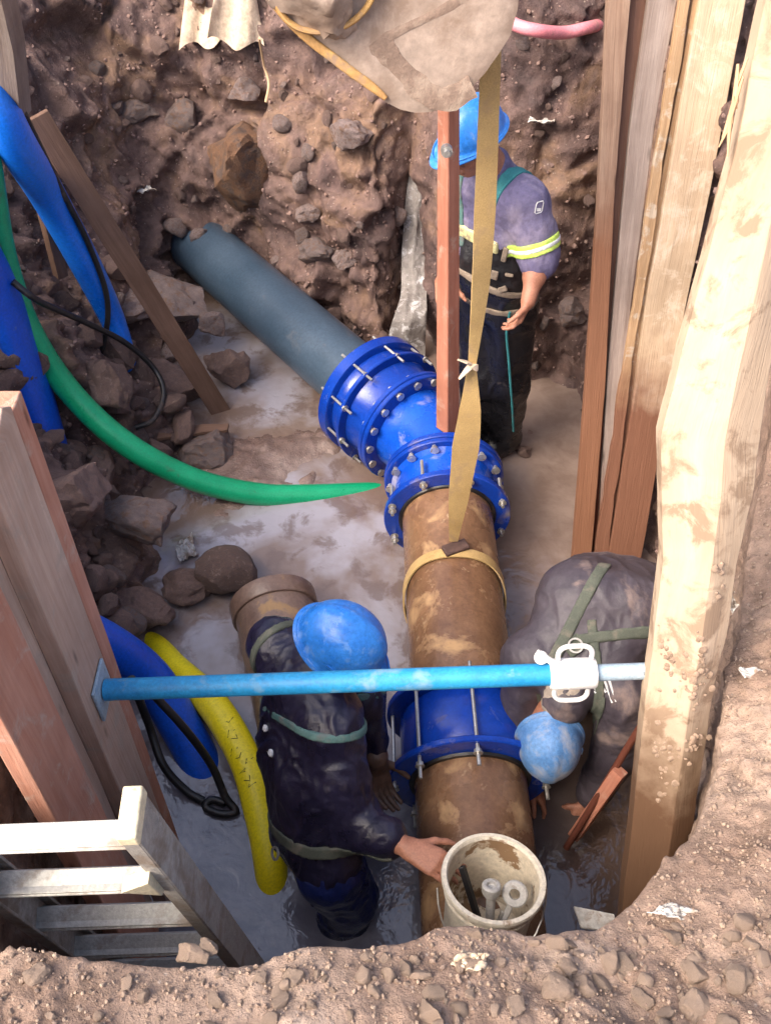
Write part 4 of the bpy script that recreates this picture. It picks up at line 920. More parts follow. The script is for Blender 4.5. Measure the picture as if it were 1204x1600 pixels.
# ------------------------------------------------------------------ ladder
def PD(px, py, d): return U(px, py, d=d)
T0, T1 = PD(234, 1296, 1.72), PD(398, 1512, 2.62)
dl = (T1 - T0).normalized(); W_ = .40
def RL(u): return T0 + dl * u
t = thing('ladder', T1, 'muddy aluminium ladder going down into the trench at the lower left', 'ladder')
side = Vector((-1, -.02, .01)); side = (side - dl * side.dot(dl)).normalized(); fr = dl.cross(side).normalized()
if fr.y > 0: fr = -fr
Rm = Matrix((side, fr, dl)).transposed()
def rail(c0, c1, mat, name):
    m = MB(); c = (c0 + c1) / 2; L = (c1 - c0).length
    m.box(c, .008, .085, L, Rm); m.box(c + side * .014 + fr * .040, .030, .007, L, Rm); m.box(c + side * .014 - fr * .040, .030, .007, L, Rm); return m
top = T0 - dl * .05
o = rail(T0 - dl * .06, RL(1.9), M['alu_dark'], 'rail').build('rail', M['alu_dark'], t, bevel=.0015, smooth=False)
c0 = T0 + side * W_ + dl * .06; rl = MB(); L = 1.9; c = c0 + dl * L / 2
rl.box(c, .008, .085, L, Rm); rl.box(c - side * .014 + fr * .040, .030, .007, L, Rm); rl.box(c - side * .014 - fr * .040, .030, .007, L, Rm); rl.build('rail', M['alu_dark'], t, bevel=.0015, smooth=False)
m = MB(); m.box(T0 - dl * .075 + side * .012, .036, .094, .035, Rm); m.build('end_cap', M['cream'], t, bevel=.004)
cat_i = 0
for i in range(6):
    u = .02 + i * .27; c = RL(u) + side * W_ / 2; m = MB()
    m.box(c + side * .012, W_ - .034 + .03, .052, .036, Rm @ Matrix.Rotation(R(20), 3, 'X')); m.box(c + fr * .018 - dl * .012 + side * .012, W_ + .0, .016, .006, Rm)
    m.build('rung', M['alu'], t, bevel=.002, smooth=False)
m = MB(); g = RL(.10) + fr * .055 + side * .02; m.add([g + side * .0 + fr * .01, g + side * .055 + fr * .02 + dl * .02, g + dl * .12 + side * .004, g + fr * -.02, g + side * .055 - fr * .01 + dl * .02, g + dl * .12 - fr * .02], [(0, 1, 2), (3, 5, 4), (0, 3, 4, 1), (1, 4, 5, 2), (2, 5, 3, 0)])
m.build('guide_bracket', M['cream'], t, bevel=.002, smooth=False)

# ------------------------------------------------------------------ plastic bucket with tools
BC = U(771, 1372, z=.72); BC_ax = Vector((.06, .24, 1)).normalized()
t = thing('plastic_bucket', BC - BC_ax * .26, 'mud smeared cream plastic bucket of tools standing on the near brown main', 'bucket')
rB = .142
MB().lathe(BC, BC_ax, [(-.27, .005), (-.27, .112), (-.26, .118), (-.06, rB - .014), (-.058, rB - .006), (-.05, rB - .006), (-.048, rB - .013), (-.035, rB - .012), (-.033, rB - .004), (-.024, rB - .004), (-.022, rB - .010), (-.004, rB - .007), (.0, rB - .002), (.004, rB - .004), (.004, rB - .010), (-.004, rB - .014)], 80, closed=False).build('bucket_shell', M['bucket_white'], t, sharp=50)
MB().lathe(BC, BC_ax, [(-.004, rB - .0145), (-.06, rB - .019), (-.255, .112), (-.262, .10), (-.262, .003)], 80, closed=False).build('inner_wall', M['bucket_in'], t)
MB().lathe(BC, BC_ax, [(-.012, rB), (-.012, rB + .004), (.0, rB + .006), (.006, rB + .003), (.007, rB - .008), (.0, rB - .009)], 80).build('rim', M['bucket_white'], t)
hp = [BC - BC_ax * .045 + Vector((math.cos(R(a_)) * (rB + .012), math.sin(R(a_)) * (rB + .012), 0)) - BC_ax * (.10 * math.sin(R(a_ - 180))) for a_ in range(180, 361, 12)]
MB().tube(hp, .0028, 8).build('wire_handle', M['zinc'], t)
bb0 = BC - BC_ax * .24
# tools: a ring spanner head up, a second spanner, a socket bar, a dark pry bar, a rag of cement
def tool(name, m, mat, label, cat): return tag(m.build(name, mat, bevel=.0015), label, cat)
a, b = bb0 + Vector((.01, -.04, .02)), BC + Vector((-.005, -.02, -.045)); m = MB(); m.tube([a, b], .013, 10); ax_ = (b - a).normalized()
m.lathe(b, ax_, [(-.02, .002), (-.02, .017), (.0, .027), (.022, .027), (.026, .023), (.026, .014), (.014, .012), (.014, .002)], 16)
tool('socket_wrench', m, M['steel_dusty'], 'dusty socket wrench standing upright in the middle of the bucket', 'wrench')
a, b = bb0 + Vector((.015, -.07, .03)), BC + Vector((.062, -.025, -.05)); m = MB(); m.tube([a, a.lerp(b, .8)], .010, 8, flat=.6); m.lathe(b, Vector((-.3, -.55, .8)), [(-.009, .015), (-.009, .033), (-.005, .037), (.005, .037), (.009, .033), (.009, .015)], 28)
tool('ring_spanner', m, M['steel_dusty'], 'dusty ring spanner with its big eye leaning right in the bucket', 'spanner')
a, b = bb0 + Vector((-.0, -.075, .03)), BC + Vector((.03, -.055, -.10)); m = MB(); m.tube([a, b], [.008, .006], 8); tool('bolt', m, M['zinc'], 'shiny bolt lying beside the ring spanner in the bucket', 'bolt')
a, b = bb0 + Vector((.0, -.05, .02)), BC + Vector((-.085, .045, -.03)); m = MB(); m.tube([a, b], .012, 4, flat=.6); tool('pry_bar', m, M['black'], 'flat black bar leaning against the left inside of the bucket', 'bar')

# ------------------------------------------------------------------ litter and cloth
def SU(px, py, up=.012):
    d_ = ray(px, py).normalized(); h_ = GBV.ray_cast(Vector((0, 0, CAM_H)), d_)[0]
    if h_ is None or h_.z < .012: h_ = U(px, py, z=.012)
    return h_ - d_ * up
def crumple(name, c, sx, sy, sz, mat, label, cat, seed=1, rot=0, n=26, hang=False):
    u = np.linspace(-1, 1, n); A, B = np.meshgrid(u, u); P = np.stack([A.ravel(), B.ravel(), 0 * A.ravel() + seed], 1)
    ed = 1 + .35 * fbm(P * 1.3 + seed, 3); x = A.ravel() * ed; y = B.ravel() * (1 + .35 * fbm(P * 1.3 + seed + 9, 3))
    z = .9 * fbm(P * 1.1 + 4 * seed, 4, .65) + .5 * np.abs(fbm(P * 2.6 + seed, 2)); ca, sa = math.cos(R(rot)), math.sin(R(rot))
    V = np.stack([(x * ca - y * sa) * sx, (x * sa + y * ca) * sy, z * sz], 1)
    if hang: V = np.stack([x * sx * (1.0 - .25 * y * 0), z * sz, y * sy], 1)
    idx = np.arange(n * n).reshape(n, n); q = np.stack([idx[:-1, :-1], idx[:-1, 1:], idx[1:, 1:], idx[1:, :-1]], 2).reshape(-1, 4)
    m = MB(); m.add([tuple(Vector(p) + Vector(c)) for p in V.tolist()], q.tolist()); ob = m.build(name, mat, sharp=60)
    so = ob.modifiers.new('s', 'SOLIDIFY'); so.thickness = .002; return tag(ob, label, cat)
crumple('plastic_scrap', SU(290, 858), .045, .065, .06, M['plastic'], 'crumpled white plastic scrap by the rounded mud boulder', 'plastic scrap', 3, 30)
crumple('plastic_scrap', SU(225, 297), .055, .025, .04, M['plastic'], 'small white plastic scrap above the far end of the grey pipe', 'plastic scrap', 5, 30)
crumple('plastic_scrap', SU(845, 188), .06, .03, .03, M['plastic'], 'muddy pale plastic scrap in the wall right of the sling', 'plastic scrap', 7, -10)
crumple('plastic_scrap', SU(1052, 1425), .038, .014, .03, M['plastic'], 'torn white plastic scrap lying on the near bank right of the bucket', 'plastic scrap', 8, -40)
crumple('plastic_scrap', SU(735, 1502), .026, .015, .03, M['sack'], 'crumpled cream paper scrap on the near bank below the bucket', 'paper scrap', 9, -20)
crumple('plastic_scrap', SU(1150, 945), .030, .045, .03, M['plastic'], 'crushed white cup like scrap high on the right bank beside the big timber', 'plastic scrap', 10, 20)
crumple('plastic_scrap', SU(1172, 1052), .026, .014, .015, M['plastic'], 'small white scrap on the right bank level with the strut', 'plastic scrap', 11, 10)
crumple('plastic_scrap', SU(968, 300), .03, .02, .03, M['plastic'], 'x', 'plastic scrap', 12) if False else None
m = MB(); n = 30; rows = []
for (x0, x1, y1, sd0, nm, lab) in ((300, 345, 70, 1, 'sack', 'left tail of torn cream sacking hanging down the far wall at the top'), (348, 398, 70, 2, 'sack', 'wider right tail of torn cream sacking hanging down the far wall at the top')):
    a0, a1 = SU((x0 + x1) / 2 - 6, -55, .06), SU((x0 + x1) / 2 - 4, y1, .09); w0 = (x1 - x0) / 300 * .5 + .02; rows = []
    for k in range(25):
        u = k / 24; p = a0.lerp(a1, u); row = []
        for j in range(15):
            v = j / 14 - .5; ww = w0 * (.75 + .6 * u) * 2; fold = .022 * math.sin(v * 9 + sd0 + u * 2) * (.4 + u) + .006 * math.sin(v * 23 + u * 5)
            row.append(p + Vector((v * ww, -.0 + fold, -.04 * u * (math.sin(v * 8 + sd0) * .5 + (-1) ** sd0 * v))))
        rows.append(row)
    o = MB().slab(rows, .003, (0, -1, 0)).build(nm, M['sack'], sharp=70); tag(o, lab, 'sacking')

# ------------------------------------------------------------------ falling water in the notch
m = MB(); rows = []
path = [U(655, 255, Y=4.68), U(650, 330, Y=4.62), U(645, 400, Y=4.52), U(645, 450, Y=4.40), U(640, 500, Y=4.22), U(628, 560, z=.02), U(620, 600, z=.008)]
wd = [.05, .055, .06, .07, .085, .11, .10]; C = cat_rom(path, 10); Wd = np.interp(np.linspace(0, 6, len(C)), range(7), wd)
for i, p in enumerate(C):
    row = []
    for j in range(15):
        v = j / 14 - .5; q = np.array([[v * 3, i * .10, 1.0]]); h = float(fbm(q * 1.5, 3)[0]) * .03 + float(fbm(q * 4, 3)[0]) * .012
        row.append(p + Vector((v * Wd[i] * 2 * (1 + .35 * float(vnoise(np.array([[i * .12, 2.2, np.sign(v) * 3]]))[0]) * abs(v)), -abs(h) - .02 + abs(v) * .06, h * .5 + .01)))
    rows.append(row)
o = MB().slab(rows, .01, (0, -.7, .7)).build('waterfall', M['foam'], sharp=80); tag(o, kind='structure')
#PEOPLE
# ------------------------------------------------------------------ people: bodies grown as one smooth surface from a distance field
M['plastic_cloth'] = grime('dusty_cream_collar', (.33, .27, .22), (.45, .38, .31), 9, (.8, .9), .002, (.22, .16, .13), 9, (.55, .65))
class SDF:
    def __init__(s): s.p = []
    def cap(s, a, b, ra, rb=None, k=.02, sub=False): s.p.append(('c', np.array(a, float), np.array(b, float), ra, ra if rb is None else rb, k, sub)); return s
    def ell(s, c, r, basis=None, k=.02, sub=False):
        B = np.eye(3) if basis is None else np.array([list(Vector(x).normalized()) for x in basis]); s.p.append(('e', np.array(c, float), np.array(r, float), B, None, k, sub)); return s
    def dist(s, p, P):
        if p[0] == 'c':
            ab = p[2] - p[1]; t = np.clip(((P - p[1]) @ ab) / max(ab @ ab, 1e-9), 0, 1); return np.linalg.norm(P - p[1] - t[:, None] * ab, axis=1) - (p[3] + (p[4] - p[3]) * t)
        q = (P - p[1]) @ p[3].T; k0 = np.linalg.norm(q / p[2], axis=1); k1 = np.linalg.norm(q / p[2] ** 2, axis=1); return k0 * (k0 - 1) / np.maximum(k1, 1e-6)
    def box(s, p):
        if p[0] == 'c': r = max(p[3], p[4]); return np.minimum(p[1], p[2]) - r, np.maximum(p[1], p[2]) + r
        r = p[2].max(); return p[1] - r, p[1] + r
    def ev(s, P):
        F = np.full(len(P), .2)
        for p in s.p:
            lo, hi = s.box(p); mg = p[5] + .05; m = np.all((P > lo - mg) & (P < hi + mg), axis=1)
            if not m.any(): continue
            d = s.dist(p, P[m]); f = F[m]; k = max(p[5], 1e-4)
            if p[6]: h = np.clip(.5 - .5 * (f + d) / k, 0, 1); F[m] = f * (1 - h) + (-d) * h + k * h * (1 - h)
            else: h = np.clip(.5 + .5 * (f - d) / k, 0, 1); F[m] = f * (1 - h) + d * h - k * h * (1 - h)
        return F
    def bounds(s, pad=.03):
        L = [s.box(p) for p in s.p if not p[6]]; return np.min([l for l, _ in L], 0) - pad, np.max([h for _, h in L], 0) + pad
def surf(fn, lo, hi, h):
    """surface nets"""
    n = np.ceil((np.array(hi) - lo) / h).astype(int) + 1; gx = [lo[i] + h * np.arange(n[i]) for i in range(3)]
    F = np.empty(n, np.float32)
    for i in range(0, n[0], 24):
        X = np.stack(np.meshgrid(gx[0][i:i + 24], gx[1], gx[2], indexing='ij'), -1); F[i:i + 24] = fn(X.reshape(-1, 3)).reshape(X.shape[:3])
    F[0], F[-1], F[:, 0], F[:, -1], F[:, :, 0], F[:, :, -1] = .05, .05, .05, .05, .05, .05
    S = F < 0; c = n - 1; cnt = np.zeros(c, int); acc = np.zeros((*c, 3))
    for ax in range(3):
        sh = [0, 0, 0]; sh[ax] = 1
        a = S[tuple(slice(0, n[d] - sh[d]) for d in range(3))]; b = S[tuple(slice(sh[d], n[d]) for d in range(3))]
        fa = F[tuple(slice(0, n[d] - sh[d]) for d in range(3))]; fb = F[tuple(slice(sh[d], n[d]) for d in range(3))]
        I = np.argwhere(a != b); ia = tuple(I.T); t = fa[ia] / (fa[ia] - fb[ia]); P = I.astype(float); P[:, ax] += t
        o = [d for d in range(3) if d != ax]
        for u in (0, 1):
            for v in (0, 1):
                J = I.copy(); J[:, o[0]] -= u; J[:, o[1]] -= v; ok = np.all((J >= 0) & (J < c), axis=1); K = tuple(J[ok].T); np.add.at(acc, K, P[ok]); np.add.at(cnt, K, 1)
    m = cnt > 0; vid = -np.ones(c, int); vid[m] = np.arange(m.sum()); V = acc[m] / cnt[m][:, None] * h + lo; Q = []
    for ax in range(3):
        sh = [0, 0, 0]; sh[ax] = 1
        a = S[tuple(slice(0, n[d] - sh[d]) for d in range(3))]; b = S[tuple(slice(sh[d], n[d]) for d in range(3))]
        I = np.argwhere(a != b); fl_ = b[tuple(I.T)]; o = [d for d in range(3) if d != ax]
        ok = np.all((I[:, o] >= 1) & (I[:, o] < c[o]), axis=1); I = I[ok]; fl_ = fl_[ok]; q = []
        for (u, v) in ((0, 0), (1, 0), (1, 1), (0, 1)):
            J = I.copy(); J[:, o[0]] -= u; J[:, o[1]] -= v; q.append(vid[tuple(J.T)])
        q = np.stack(q, 1); fl2 = fl_ if ax != 1 else ~fl_; q[fl2] = q[fl2][:, ::-1]; Q.append(q)
    Q = np.concatenate(Q); return V, Q
def vnormals(V, Q):
    n = np.cross(V[Q[:, 2]] - V[Q[:, 0]], V[Q[:, 3]] - V[Q[:, 1]]); N = np.zeros_like(V)
    for k in range(4): np.add.at(N, Q[:, k], n)
    return N / (np.linalg.norm(N, axis=1)[:, None] + 1e-12)
def skin_mesh(name, fn, lo, hi, h, mat, parent, wr=0, wsc=9, aniso=(1, 1, .45), seed=0, sharp=180):
    V, Q = surf(fn, lo, hi, h)
    if wr:
        N = vnormals(V, Q); P = V * np.array(aniso) * wsc + seed; W = P + .6 * np.stack([vnoise(P * .7), vnoise(P * .7 + 9), vnoise(P * .7 + 19)], 1)
        r = 1 - np.abs(vnoise(W)) * 2; r2 = 1 - np.abs(vnoise(W * 2.3 + 5)) * 2; V = V + N * (wr * (.7 * r + .35 * r2 + .4 * vnoise(P * .5)))[:, None] * np.sign(1)
    m = MB(); m.add(V.tolist(), Q.tolist()); return m.build(name, mat, parent, sharp=sharp)
def shell_band(name, sdf, mat, parent, planes, off=.006, h=.0055, c=None, r=.3, wr=None):
    """cloth strip that follows the body surface between pairs of planes"""
    def fn(P):
        d = sdf.ev(P) - off
        for (p0, n, w) in planes:
            n = Vector(n).normalized(); q = (P - np.array(p0)) @ np.array(n); d = np.maximum(d, np.abs(q) - w / 2)
        return np.maximum(d, -(sdf.ev(P) + .012))
    c = np.array(c); return skin_mesh(name, fn, c - r, c + r, h, mat, parent, sharp=60)

def hand(S, w, d, n, s, curl=.5, sc=1.0, spread=.0):
    w, d, n, s = map(Vector, (w, d, n, s)); d.normalize(); n = (n - d * n.dot(d)).normalized(); s = (s - d * s.dot(d) - n * s.dot(n)).normalized()
    for i in range(4):
        o = .030 - i * .020; kn = w + (d * (.088 - .004 * abs(i - 1)) + s * o) * sc
        S.cap(w + s * o * .55 * sc, kn, .017 * sc, .0125 * sc, .012)
        dd = (d + s * spread * (1.5 - i)).normalized(); p = kn
        for j, (L, r0) in enumerate(zip((.042, .027, .021), (.0098, .0086, .0078))):
            a = curl * (.55, .8, .6)[j] * (1 + .12 * i); dd = (dd * math.cos(a) + n * math.sin(a)).normalized(); e = p + dd * L * sc * (.92, 1, .96, .8)[i]; S.cap(p, e, r0 * sc, r0 * .88 * sc, .004); p = e
    p = w + (d * .022 + s * .026) * sc; t = (s * .7 + d * .65 + n * .35).normalized()
    for L, r0 in ((.040, .0135), (.032, .0105), (.024, .009)):
        e = p + t * L * sc; S.cap(p, e, r0 * sc, r0 * .88 * sc, .008); p = e; t = (t * .85 + d * .35 + n * .25).normalized()
def head(S, c, f, u):
    """c: centre of the skull; f: where the face looks; u: crown"""
    c, f, u = map(Vector, (c, f, u)); f.normalize(); u = (u - f * u.dot(f)).normalized(); s = f.cross(u); B = (s, f, u)
    S.ell(c + u * .02, (.076, .095, .095), B, .02); S.ell(c + f * .022 - u * .055, (.056, .068, .068), B, .035)
    S.ell(c + f * .062 - u * .098, (.026, .022, .02), B, .02)            # chin
    S.cap(c + f * .088 - u * .005, c + f * .112 - u * .042, .008, .0125, .008)    # nose
    S.cap(c + f * .082 + u * .018 - s * .03, c + f * .082 + u * .018 + s * .03, .012, .012, .01)
    for k in (-1, 1):
        S.ell(c + f * .090 + s * .031 * k - u * .002, (.015, .012, .010), B, .006, True); S.ell(c + f * .079 + s * .031 * k - u * .003, (.011, .011, .011), B, .002)
        S.ell(c + s * .078 * k - u * .018 - f * .004, (.010, .019, .031), B, .006); S.ell(c + s * .088 * k - u * .016 + f * .002, (.006, .009, .016), B, .004, True)
        S.ell(c + f * .06 + s * .036 * k - u * .04, (.02, .02, .018), B, .02)
    S.cap(c + f * .092 - s * .02 - u * .068, c + f * .092 + s * .02 - u * .068, .0075, .0075, .004); S.cap(c + f * .091 - s * .017 - u * .079, c + f * .091 + s * .017 - u * .079, .0085, .0085, .004)
    return c, f, u, s
def helmet(c, f, u, parent, mat, sc=1.0, ridge=True):
    f, u = Vector(f).normalized(), Vector(u); u = (u - f * u.dot(f)).normalized(); s = f.cross(u); c = Vector(c); m = MB(); vs, fs = [], []; K = 64; rows = []
    def pt(an, r, z, fx=0):
        a, b = (.132 if math.cos(an) > 0 else .136) * sc * r + fx, .110 * sc * r; return c + f * (math.cos(an) * a) + s * (math.sin(an) * b) + u * z * sc
    def peak(an): return max(0, math.cos(an)) ** 2.2
    prof = [(.90, -.012, 0), (1.09, -.016, 1), (1.11, -.010, 1), (1.08, -.004, 1), (1.015, .004, .12), (1.0, .012, 0)]
    for (r, z, pk) in prof: rows.append([pt(an, r, z - .012 * peak(an) * (pk > .5), pk * .048 * sc * peak(an)) for an in [2 * math.pi * k / K for k in range(K)]])
    for j in range(1, 17):
        th = j / 16 * math.pi / 2; r = math.cos(th) ** .86 if j < 16 else 0; z = .012 + math.sin(th) ** 1.05 * .128; row = []
        for k in range(K):
            an = 2 * math.pi * k / K; p = pt(an, r, z); off = (p - c).dot(s)
            if ridge: p = p + u * .007 * sc * max(0, 1 - (abs(off) / .030) ** 4 if abs(off) < .030 else 0) * min(1, math.sin(th) * 1.6)
            row.append(p)
        rows.append(row)
    for row in rows: vs += row
    for i in range(len(rows) - 1):
        for k in range(K): fs.append((i * K + k, i * K + (k + 1) % K, (i + 1) * K + (k + 1) % K, (i + 1) * K + k))
    inner = len(vs); vs.append(c + u * .06); 
    for k in range(K): fs.append((k, inner, (k + 1) % K))
    m.add(vs, fs); h = m.build('helmet', mat, parent, sharp=45)
    # rain gutter round the shell
    g = [pt(2 * math.pi * k / 48, 1.045, -.002) + f * .034 * sc * peak(2 * math.pi * k / 48) for k in range(49)]
    MB().tube(g, .0028, 6).build('rain_gutter', mat, h)
    for k in (-1, 1): MB().box(pt(math.pi / 2 * k, 1.0, .035), .004, .03, .008, Matrix((s, f, u)).transposed()).build('vent_slot', mat, h)
    return h
def torso(S, sh, hip, side, fwd, w=.115, r0=.10, r1=.105, hump=0, k=.06):
    sh, hip, side, fwd = Vector(sh), Vector(hip), Vector(side).normalized(), Vector(fwd).normalized(); mid = (sh + hip) / 2 - fwd * hump
    for e in (-1, 0, 1):
        S.cap(sh + side * w * e, mid + side * w * .86 * e, r0, r0 * 1.0, k); S.cap(mid + side * w * .86 * e, hip + side * w * .8 * e, r0, r1, k)
def limb(S, pts, rs, k=.03):
    for a, b, ra, rb in zip(pts[:-1], pts[1:], rs[:-1], rs[1:]): S.cap(a, b, ra, rb, k)
def eyes(parent, c, f, u):
    f = Vector(f).normalized(); u = Vector(u); u = (u - f * u.dot(f)).normalized(); s = f.cross(u)
    for k in (-1, 1):
        m = MB(); v = ICO2[0] * .0098; cc = Vector(c) + f * .0825 + s * .031 * k - u * .003; m.add([tuple(cc + Vector(x)) for x in v.tolist()], ICO2[1]); m.build('eye', M['white_print'], parent)
def person(loc, label):
    return thing('person', loc, label, 'person')
def body(S, t, h=.0062):
    lo, hi = S.bounds(); return skin_mesh('body', S.ev, lo, hi, h, M['skin'], t)

# ---- worker near the bucket: back to us, right hand reaching to the bucket
t = person((-.23, 1.22, -.35), 'worker in wet navy jacket and blue helmet bending over the brown main toward the bucket')
sh, hip = Vector((-.255, 1.60, .83)), Vector((-.235, 1.27, .40)); f1 = Vector((.84, .54, 0)); sd1 = Vector((.54, -.84, 0))
R_s, L_s = sh + sd1 * .175 + Vector((0, 0, -.01)), sh - sd1 * .165
HC = Vector((-.15, 1.635, .965)); hf, hu = Vector((.78, -.32, -.50)), Vector((.38, -.10, .92))
Re, Rw, Le, Lw = Vector((-.10, 1.27, .565)), Vector((.065, 1.165, .62)), Vector((-.085, 1.70, .60)), Vector((-.035, 1.56, .40))
S = SDF(); head(S, HC, hf, hu); S.cap(HC - hu.normalized() * .06 - hf.normalized() * .02, sh + Vector((.02, .02, .03)), .058, .068, .03)
torso(S, sh + Vector((.012, 0, -.02)), hip + Vector((.012, 0, 0)), sd1, f1 + Vector((0, 0, -.5)), .085, .07, .075)
limb(S, [R_s, Re, Rw], [.055, .043, .030]); limb(S, [L_s, Le, Lw], [.055, .043, .030])
hd = (U(690, 1352, z=.64) - Rw).normalized(); hand(S, Rw + hd * .01, hd, (.15, .1, -1), Vector((.3, .9, .1)), .62, 1.05, .05);
for e in (-1, 1): limb(S, [hip + sd1 * .08 * e, hip + sd1 * .11 * e + Vector(((.05, .03, -.30) if e > 0 else (.11, .08, -.30))), hip + sd1 * .12 * e + Vector(((-.01, -.02, -.74) if e > 0 else (.07, .08, -.74)))], [.07, .055, .045]); S.cap(hip + sd1 * .11 * e + Vector((0, 0, -.74)), hip + sd1 * .11 * e + Vector((.12, .08, -.78)), .045, .035, .03)
body(S, t); eyes(t, HC, hf, hu); helmet(HC + hu.normalized() * .038, hf, hu, t, M['helmet'], 1.04)
J1 = SDF(); torso(J1, sh + Vector((.012, 0, -.02)), hip + Vector((.012, .01, -.0)), sd1, f1 + Vector((0, 0, -.5)), .090, .094, .104, .03, .06)
J1.cap(R_s, L_s, .082, .082, .06); J1.cap(sh + Vector((.02, .02, .02)), sh + Vector((.045, .02, .065)), .085, .080, .04)
wv = (Rw - Re).normalized()
limb(J1, [R_s, R_s.lerp(Re, .5) + Vector((-.01, 0, .01)), Re, Re.lerp(Rw, .62)], [.086, .078, .070, .060], .045); limb(J1, [L_s, Le, Le.lerp(Lw, .75)], [.084, .068, .052], .045)

lo, hi = J1.bounds(); skin_mesh('jacket', J1.ev, lo, hi, .0062, M['navy'], t, .0095, 15, (1, 1, .55), 3)
M['glove'] = grime('muddy_brown_glove', (.10, .055, .035), (.16, .09, .06), 14, (.4, .6), .002)
G1 = SDF(); hand(G1, Lw, (.15, -.4, -.8), (.6, -.6, .2), (.5, .5, .3), .6, 1.16); G1.cap(Lw - Vector((.0, 0, -.03)), Lw, .045, .042, .02); lo, hi = G1.bounds(.01); skin_mesh('glove', G1.ev, lo, hi, .0045, M['glove'], t)
T1_ = SDF()
for e in (-1, 1): limb(T1_, [hip + sd1 * .08 * e + Vector((.012, 0, -.04)), hip + sd1 * .11 * e + Vector(((.05, .03, -.30) if e > 0 else (.11, .08, -.30))), hip + sd1 * .12 * e + Vector(((-.01, -.02, -.62) if e > 0 else (.07, .08, -.62)))], [.108, .092, .078], .025)
lo, hi = T1_.bounds(); skin_mesh('trousers', T1_.ev, lo, hi, .009, M['navy_trouser'], t, .011, 12, (1, 1, .8), 5)
M['teal_muddy'] = grime('muddied_teal_webbing', (.05, .13, .125), (.12, .22, .20), 20, (.7, .9), .001, (.16, .15, .14), 16, (.5, .7), 220)
shell_band('shoulder_strap', J1, M['teal_muddy'], t, [(sh + Vector((-.02, -.045, -.075)), (.06, .61, .79), .026)], .009, .006, sh + Vector((0, -.05, -.07)), .26)
shell_band('shoulder_strap', J1, M['olive'], t, [(L_s + sd1 * .02, (.55, -.80, .15), .028)], .009, .006, L_s, .13)
shell_band('waist_belt', J1, M['olive'], t, [(hip + Vector((0, .04, .05)), (0, .55, .83), .045)], .010, .0065, hip, .26)
for (px, py, r_) in ((417, 1142, .026), (425, 1180, .028)):
    q = U(px, py, z=.72); B_ = SDF().cap(q - Vector((0, 0, .012)), q + Vector((.0, 0, .02)), r_, r_ * .4)
    # snap the print onto the cloth
    P_ = np.array([list(U(px, py, d=dd)) for dd in np.linspace(2.2, 3.6, 200)]); dist_ = J1.ev(P_); k_ = int(np.argmax(dist_ < .0)); q = Vector(P_[k_]) if dist_.min() < 0 else None
    if q is not None:
        Bq = SDF().cap(q + Vector((-.004, 0, .018)), q + Vector((.008, 0, -.018)), .011, .007)
        skin_mesh('reflective_print', lambda P, Bq=Bq: np.maximum(np.maximum(J1.ev(P) - .013, Bq.ev(P)), -(J1.ev(P) + .002)), np.array(q) - .06, np.array(q) + .06, .004, M['white_print'], t)
# harness buckle
m = MB(); q = hip + sd1 * .02 + Vector((-.12, -.04, .06)); m.lathe(q, (-.8, -.3, .5), [(-.003, .016), (-.003, .022), (.003, .022), (.003, .016)], 16); m.build('harness_ring', M['zinc'], t)

# ---- worker standing at the far side
t = person((.54, 3.52, -.05), 'worker in faded violet shirt, black waders and blue helmet standing at the far side')
sh, hip = Vector((.435, 3.50, 1.44)), Vector((.49, 3.53, .92)); f2 = Vector((-.75, -.66, 0)).normalized(); sd2 = Vector((f2.y, -f2.x, 0))      # his right
L_s, R_s = sh - sd2 * .165 + Vector((0, 0, .0)), sh + sd2 * .165
HC = Vector((.330, 3.42, 1.665)); hf, hu = Vector((-.80, -.45, -.36)), Vector((-.30, -.18, .93))
Le, Lw = Vector((.612, 3.31, 1.25)), Vector((.565, 3.17, 1.13)); Re, Rw = Vector((.31, 3.58, 1.17)), Vector((.24, 3.42, 1.05))
S = SDF(); head(S, HC, hf, hu); S.cap(HC - hu.normalized() * .06 - hf.normalized() * .02, sh + Vector((0, 0, .05)), .058, .068, .03)
torso(S, sh, hip, sd2, f2, .085, .078, .08); limb(S, [L_s, Le, Lw], [.055, .045, .030]); limb(S, [R_s, Re, Rw], [.055, .045, .030])
S.cap(Le, Le.lerp(Lw, .45), .05, .047, .02)
hd = Vector((-.10, -.06, -.35)); hand(S, Lw, hd, (-.85, .35, .25), (-.5, -.8, .1), .75, .95); hand(S, Rw, (.1, -.8, -.4), (.3, .1, -.9), (.8, .1, .2), .6)
fk = []
for e, kn, ft in ((-1, Vector((.575, 3.43, .49)), Vector((.60, 3.50, .03))), (1, Vector((.44, 3.47, .49)), Vector((.46, 3.56, .03)))): limb(S, [hip + sd2 * .08 * e, kn, ft], [.075, .055, .042]); S.cap(ft, ft + f2 * .15 - Vector((0, 0, .02)), .04, .032, .02); fk.append((e, kn, ft))
body(S, t, .0065); eyes(t, HC, hf, hu); helmet(HC + hu.normalized() * .038, hf, hu, t, M['helmet'], .98)
J2 = SDF(); torso(J2, sh - Vector((0, 0, .02)), hip + Vector((0, 0, .18)), sd2, f2, .10, .098, .108, 0, .07); J2.cap(L_s, R_s, .078, .078, .05); J2.cap(sh + Vector((0, 0, .03)), sh + Vector((-.02, -.01, .085)), .08, .072, .03)
limb(J2, [L_s, L_s.lerp(Le, .55), Le, Le.lerp(Lw, .10)], [.083, .077, .070, .076], .04); limb(J2, [R_s, Re, Re.lerp(Rw, .3)], [.083, .068, .062], .04)
lo, hi = J2.bounds(); skin_mesh('work_shirt', J2.ev, lo, hi, .007, M['violet'], t, .0075, 14, (1, 1, .6), 8)
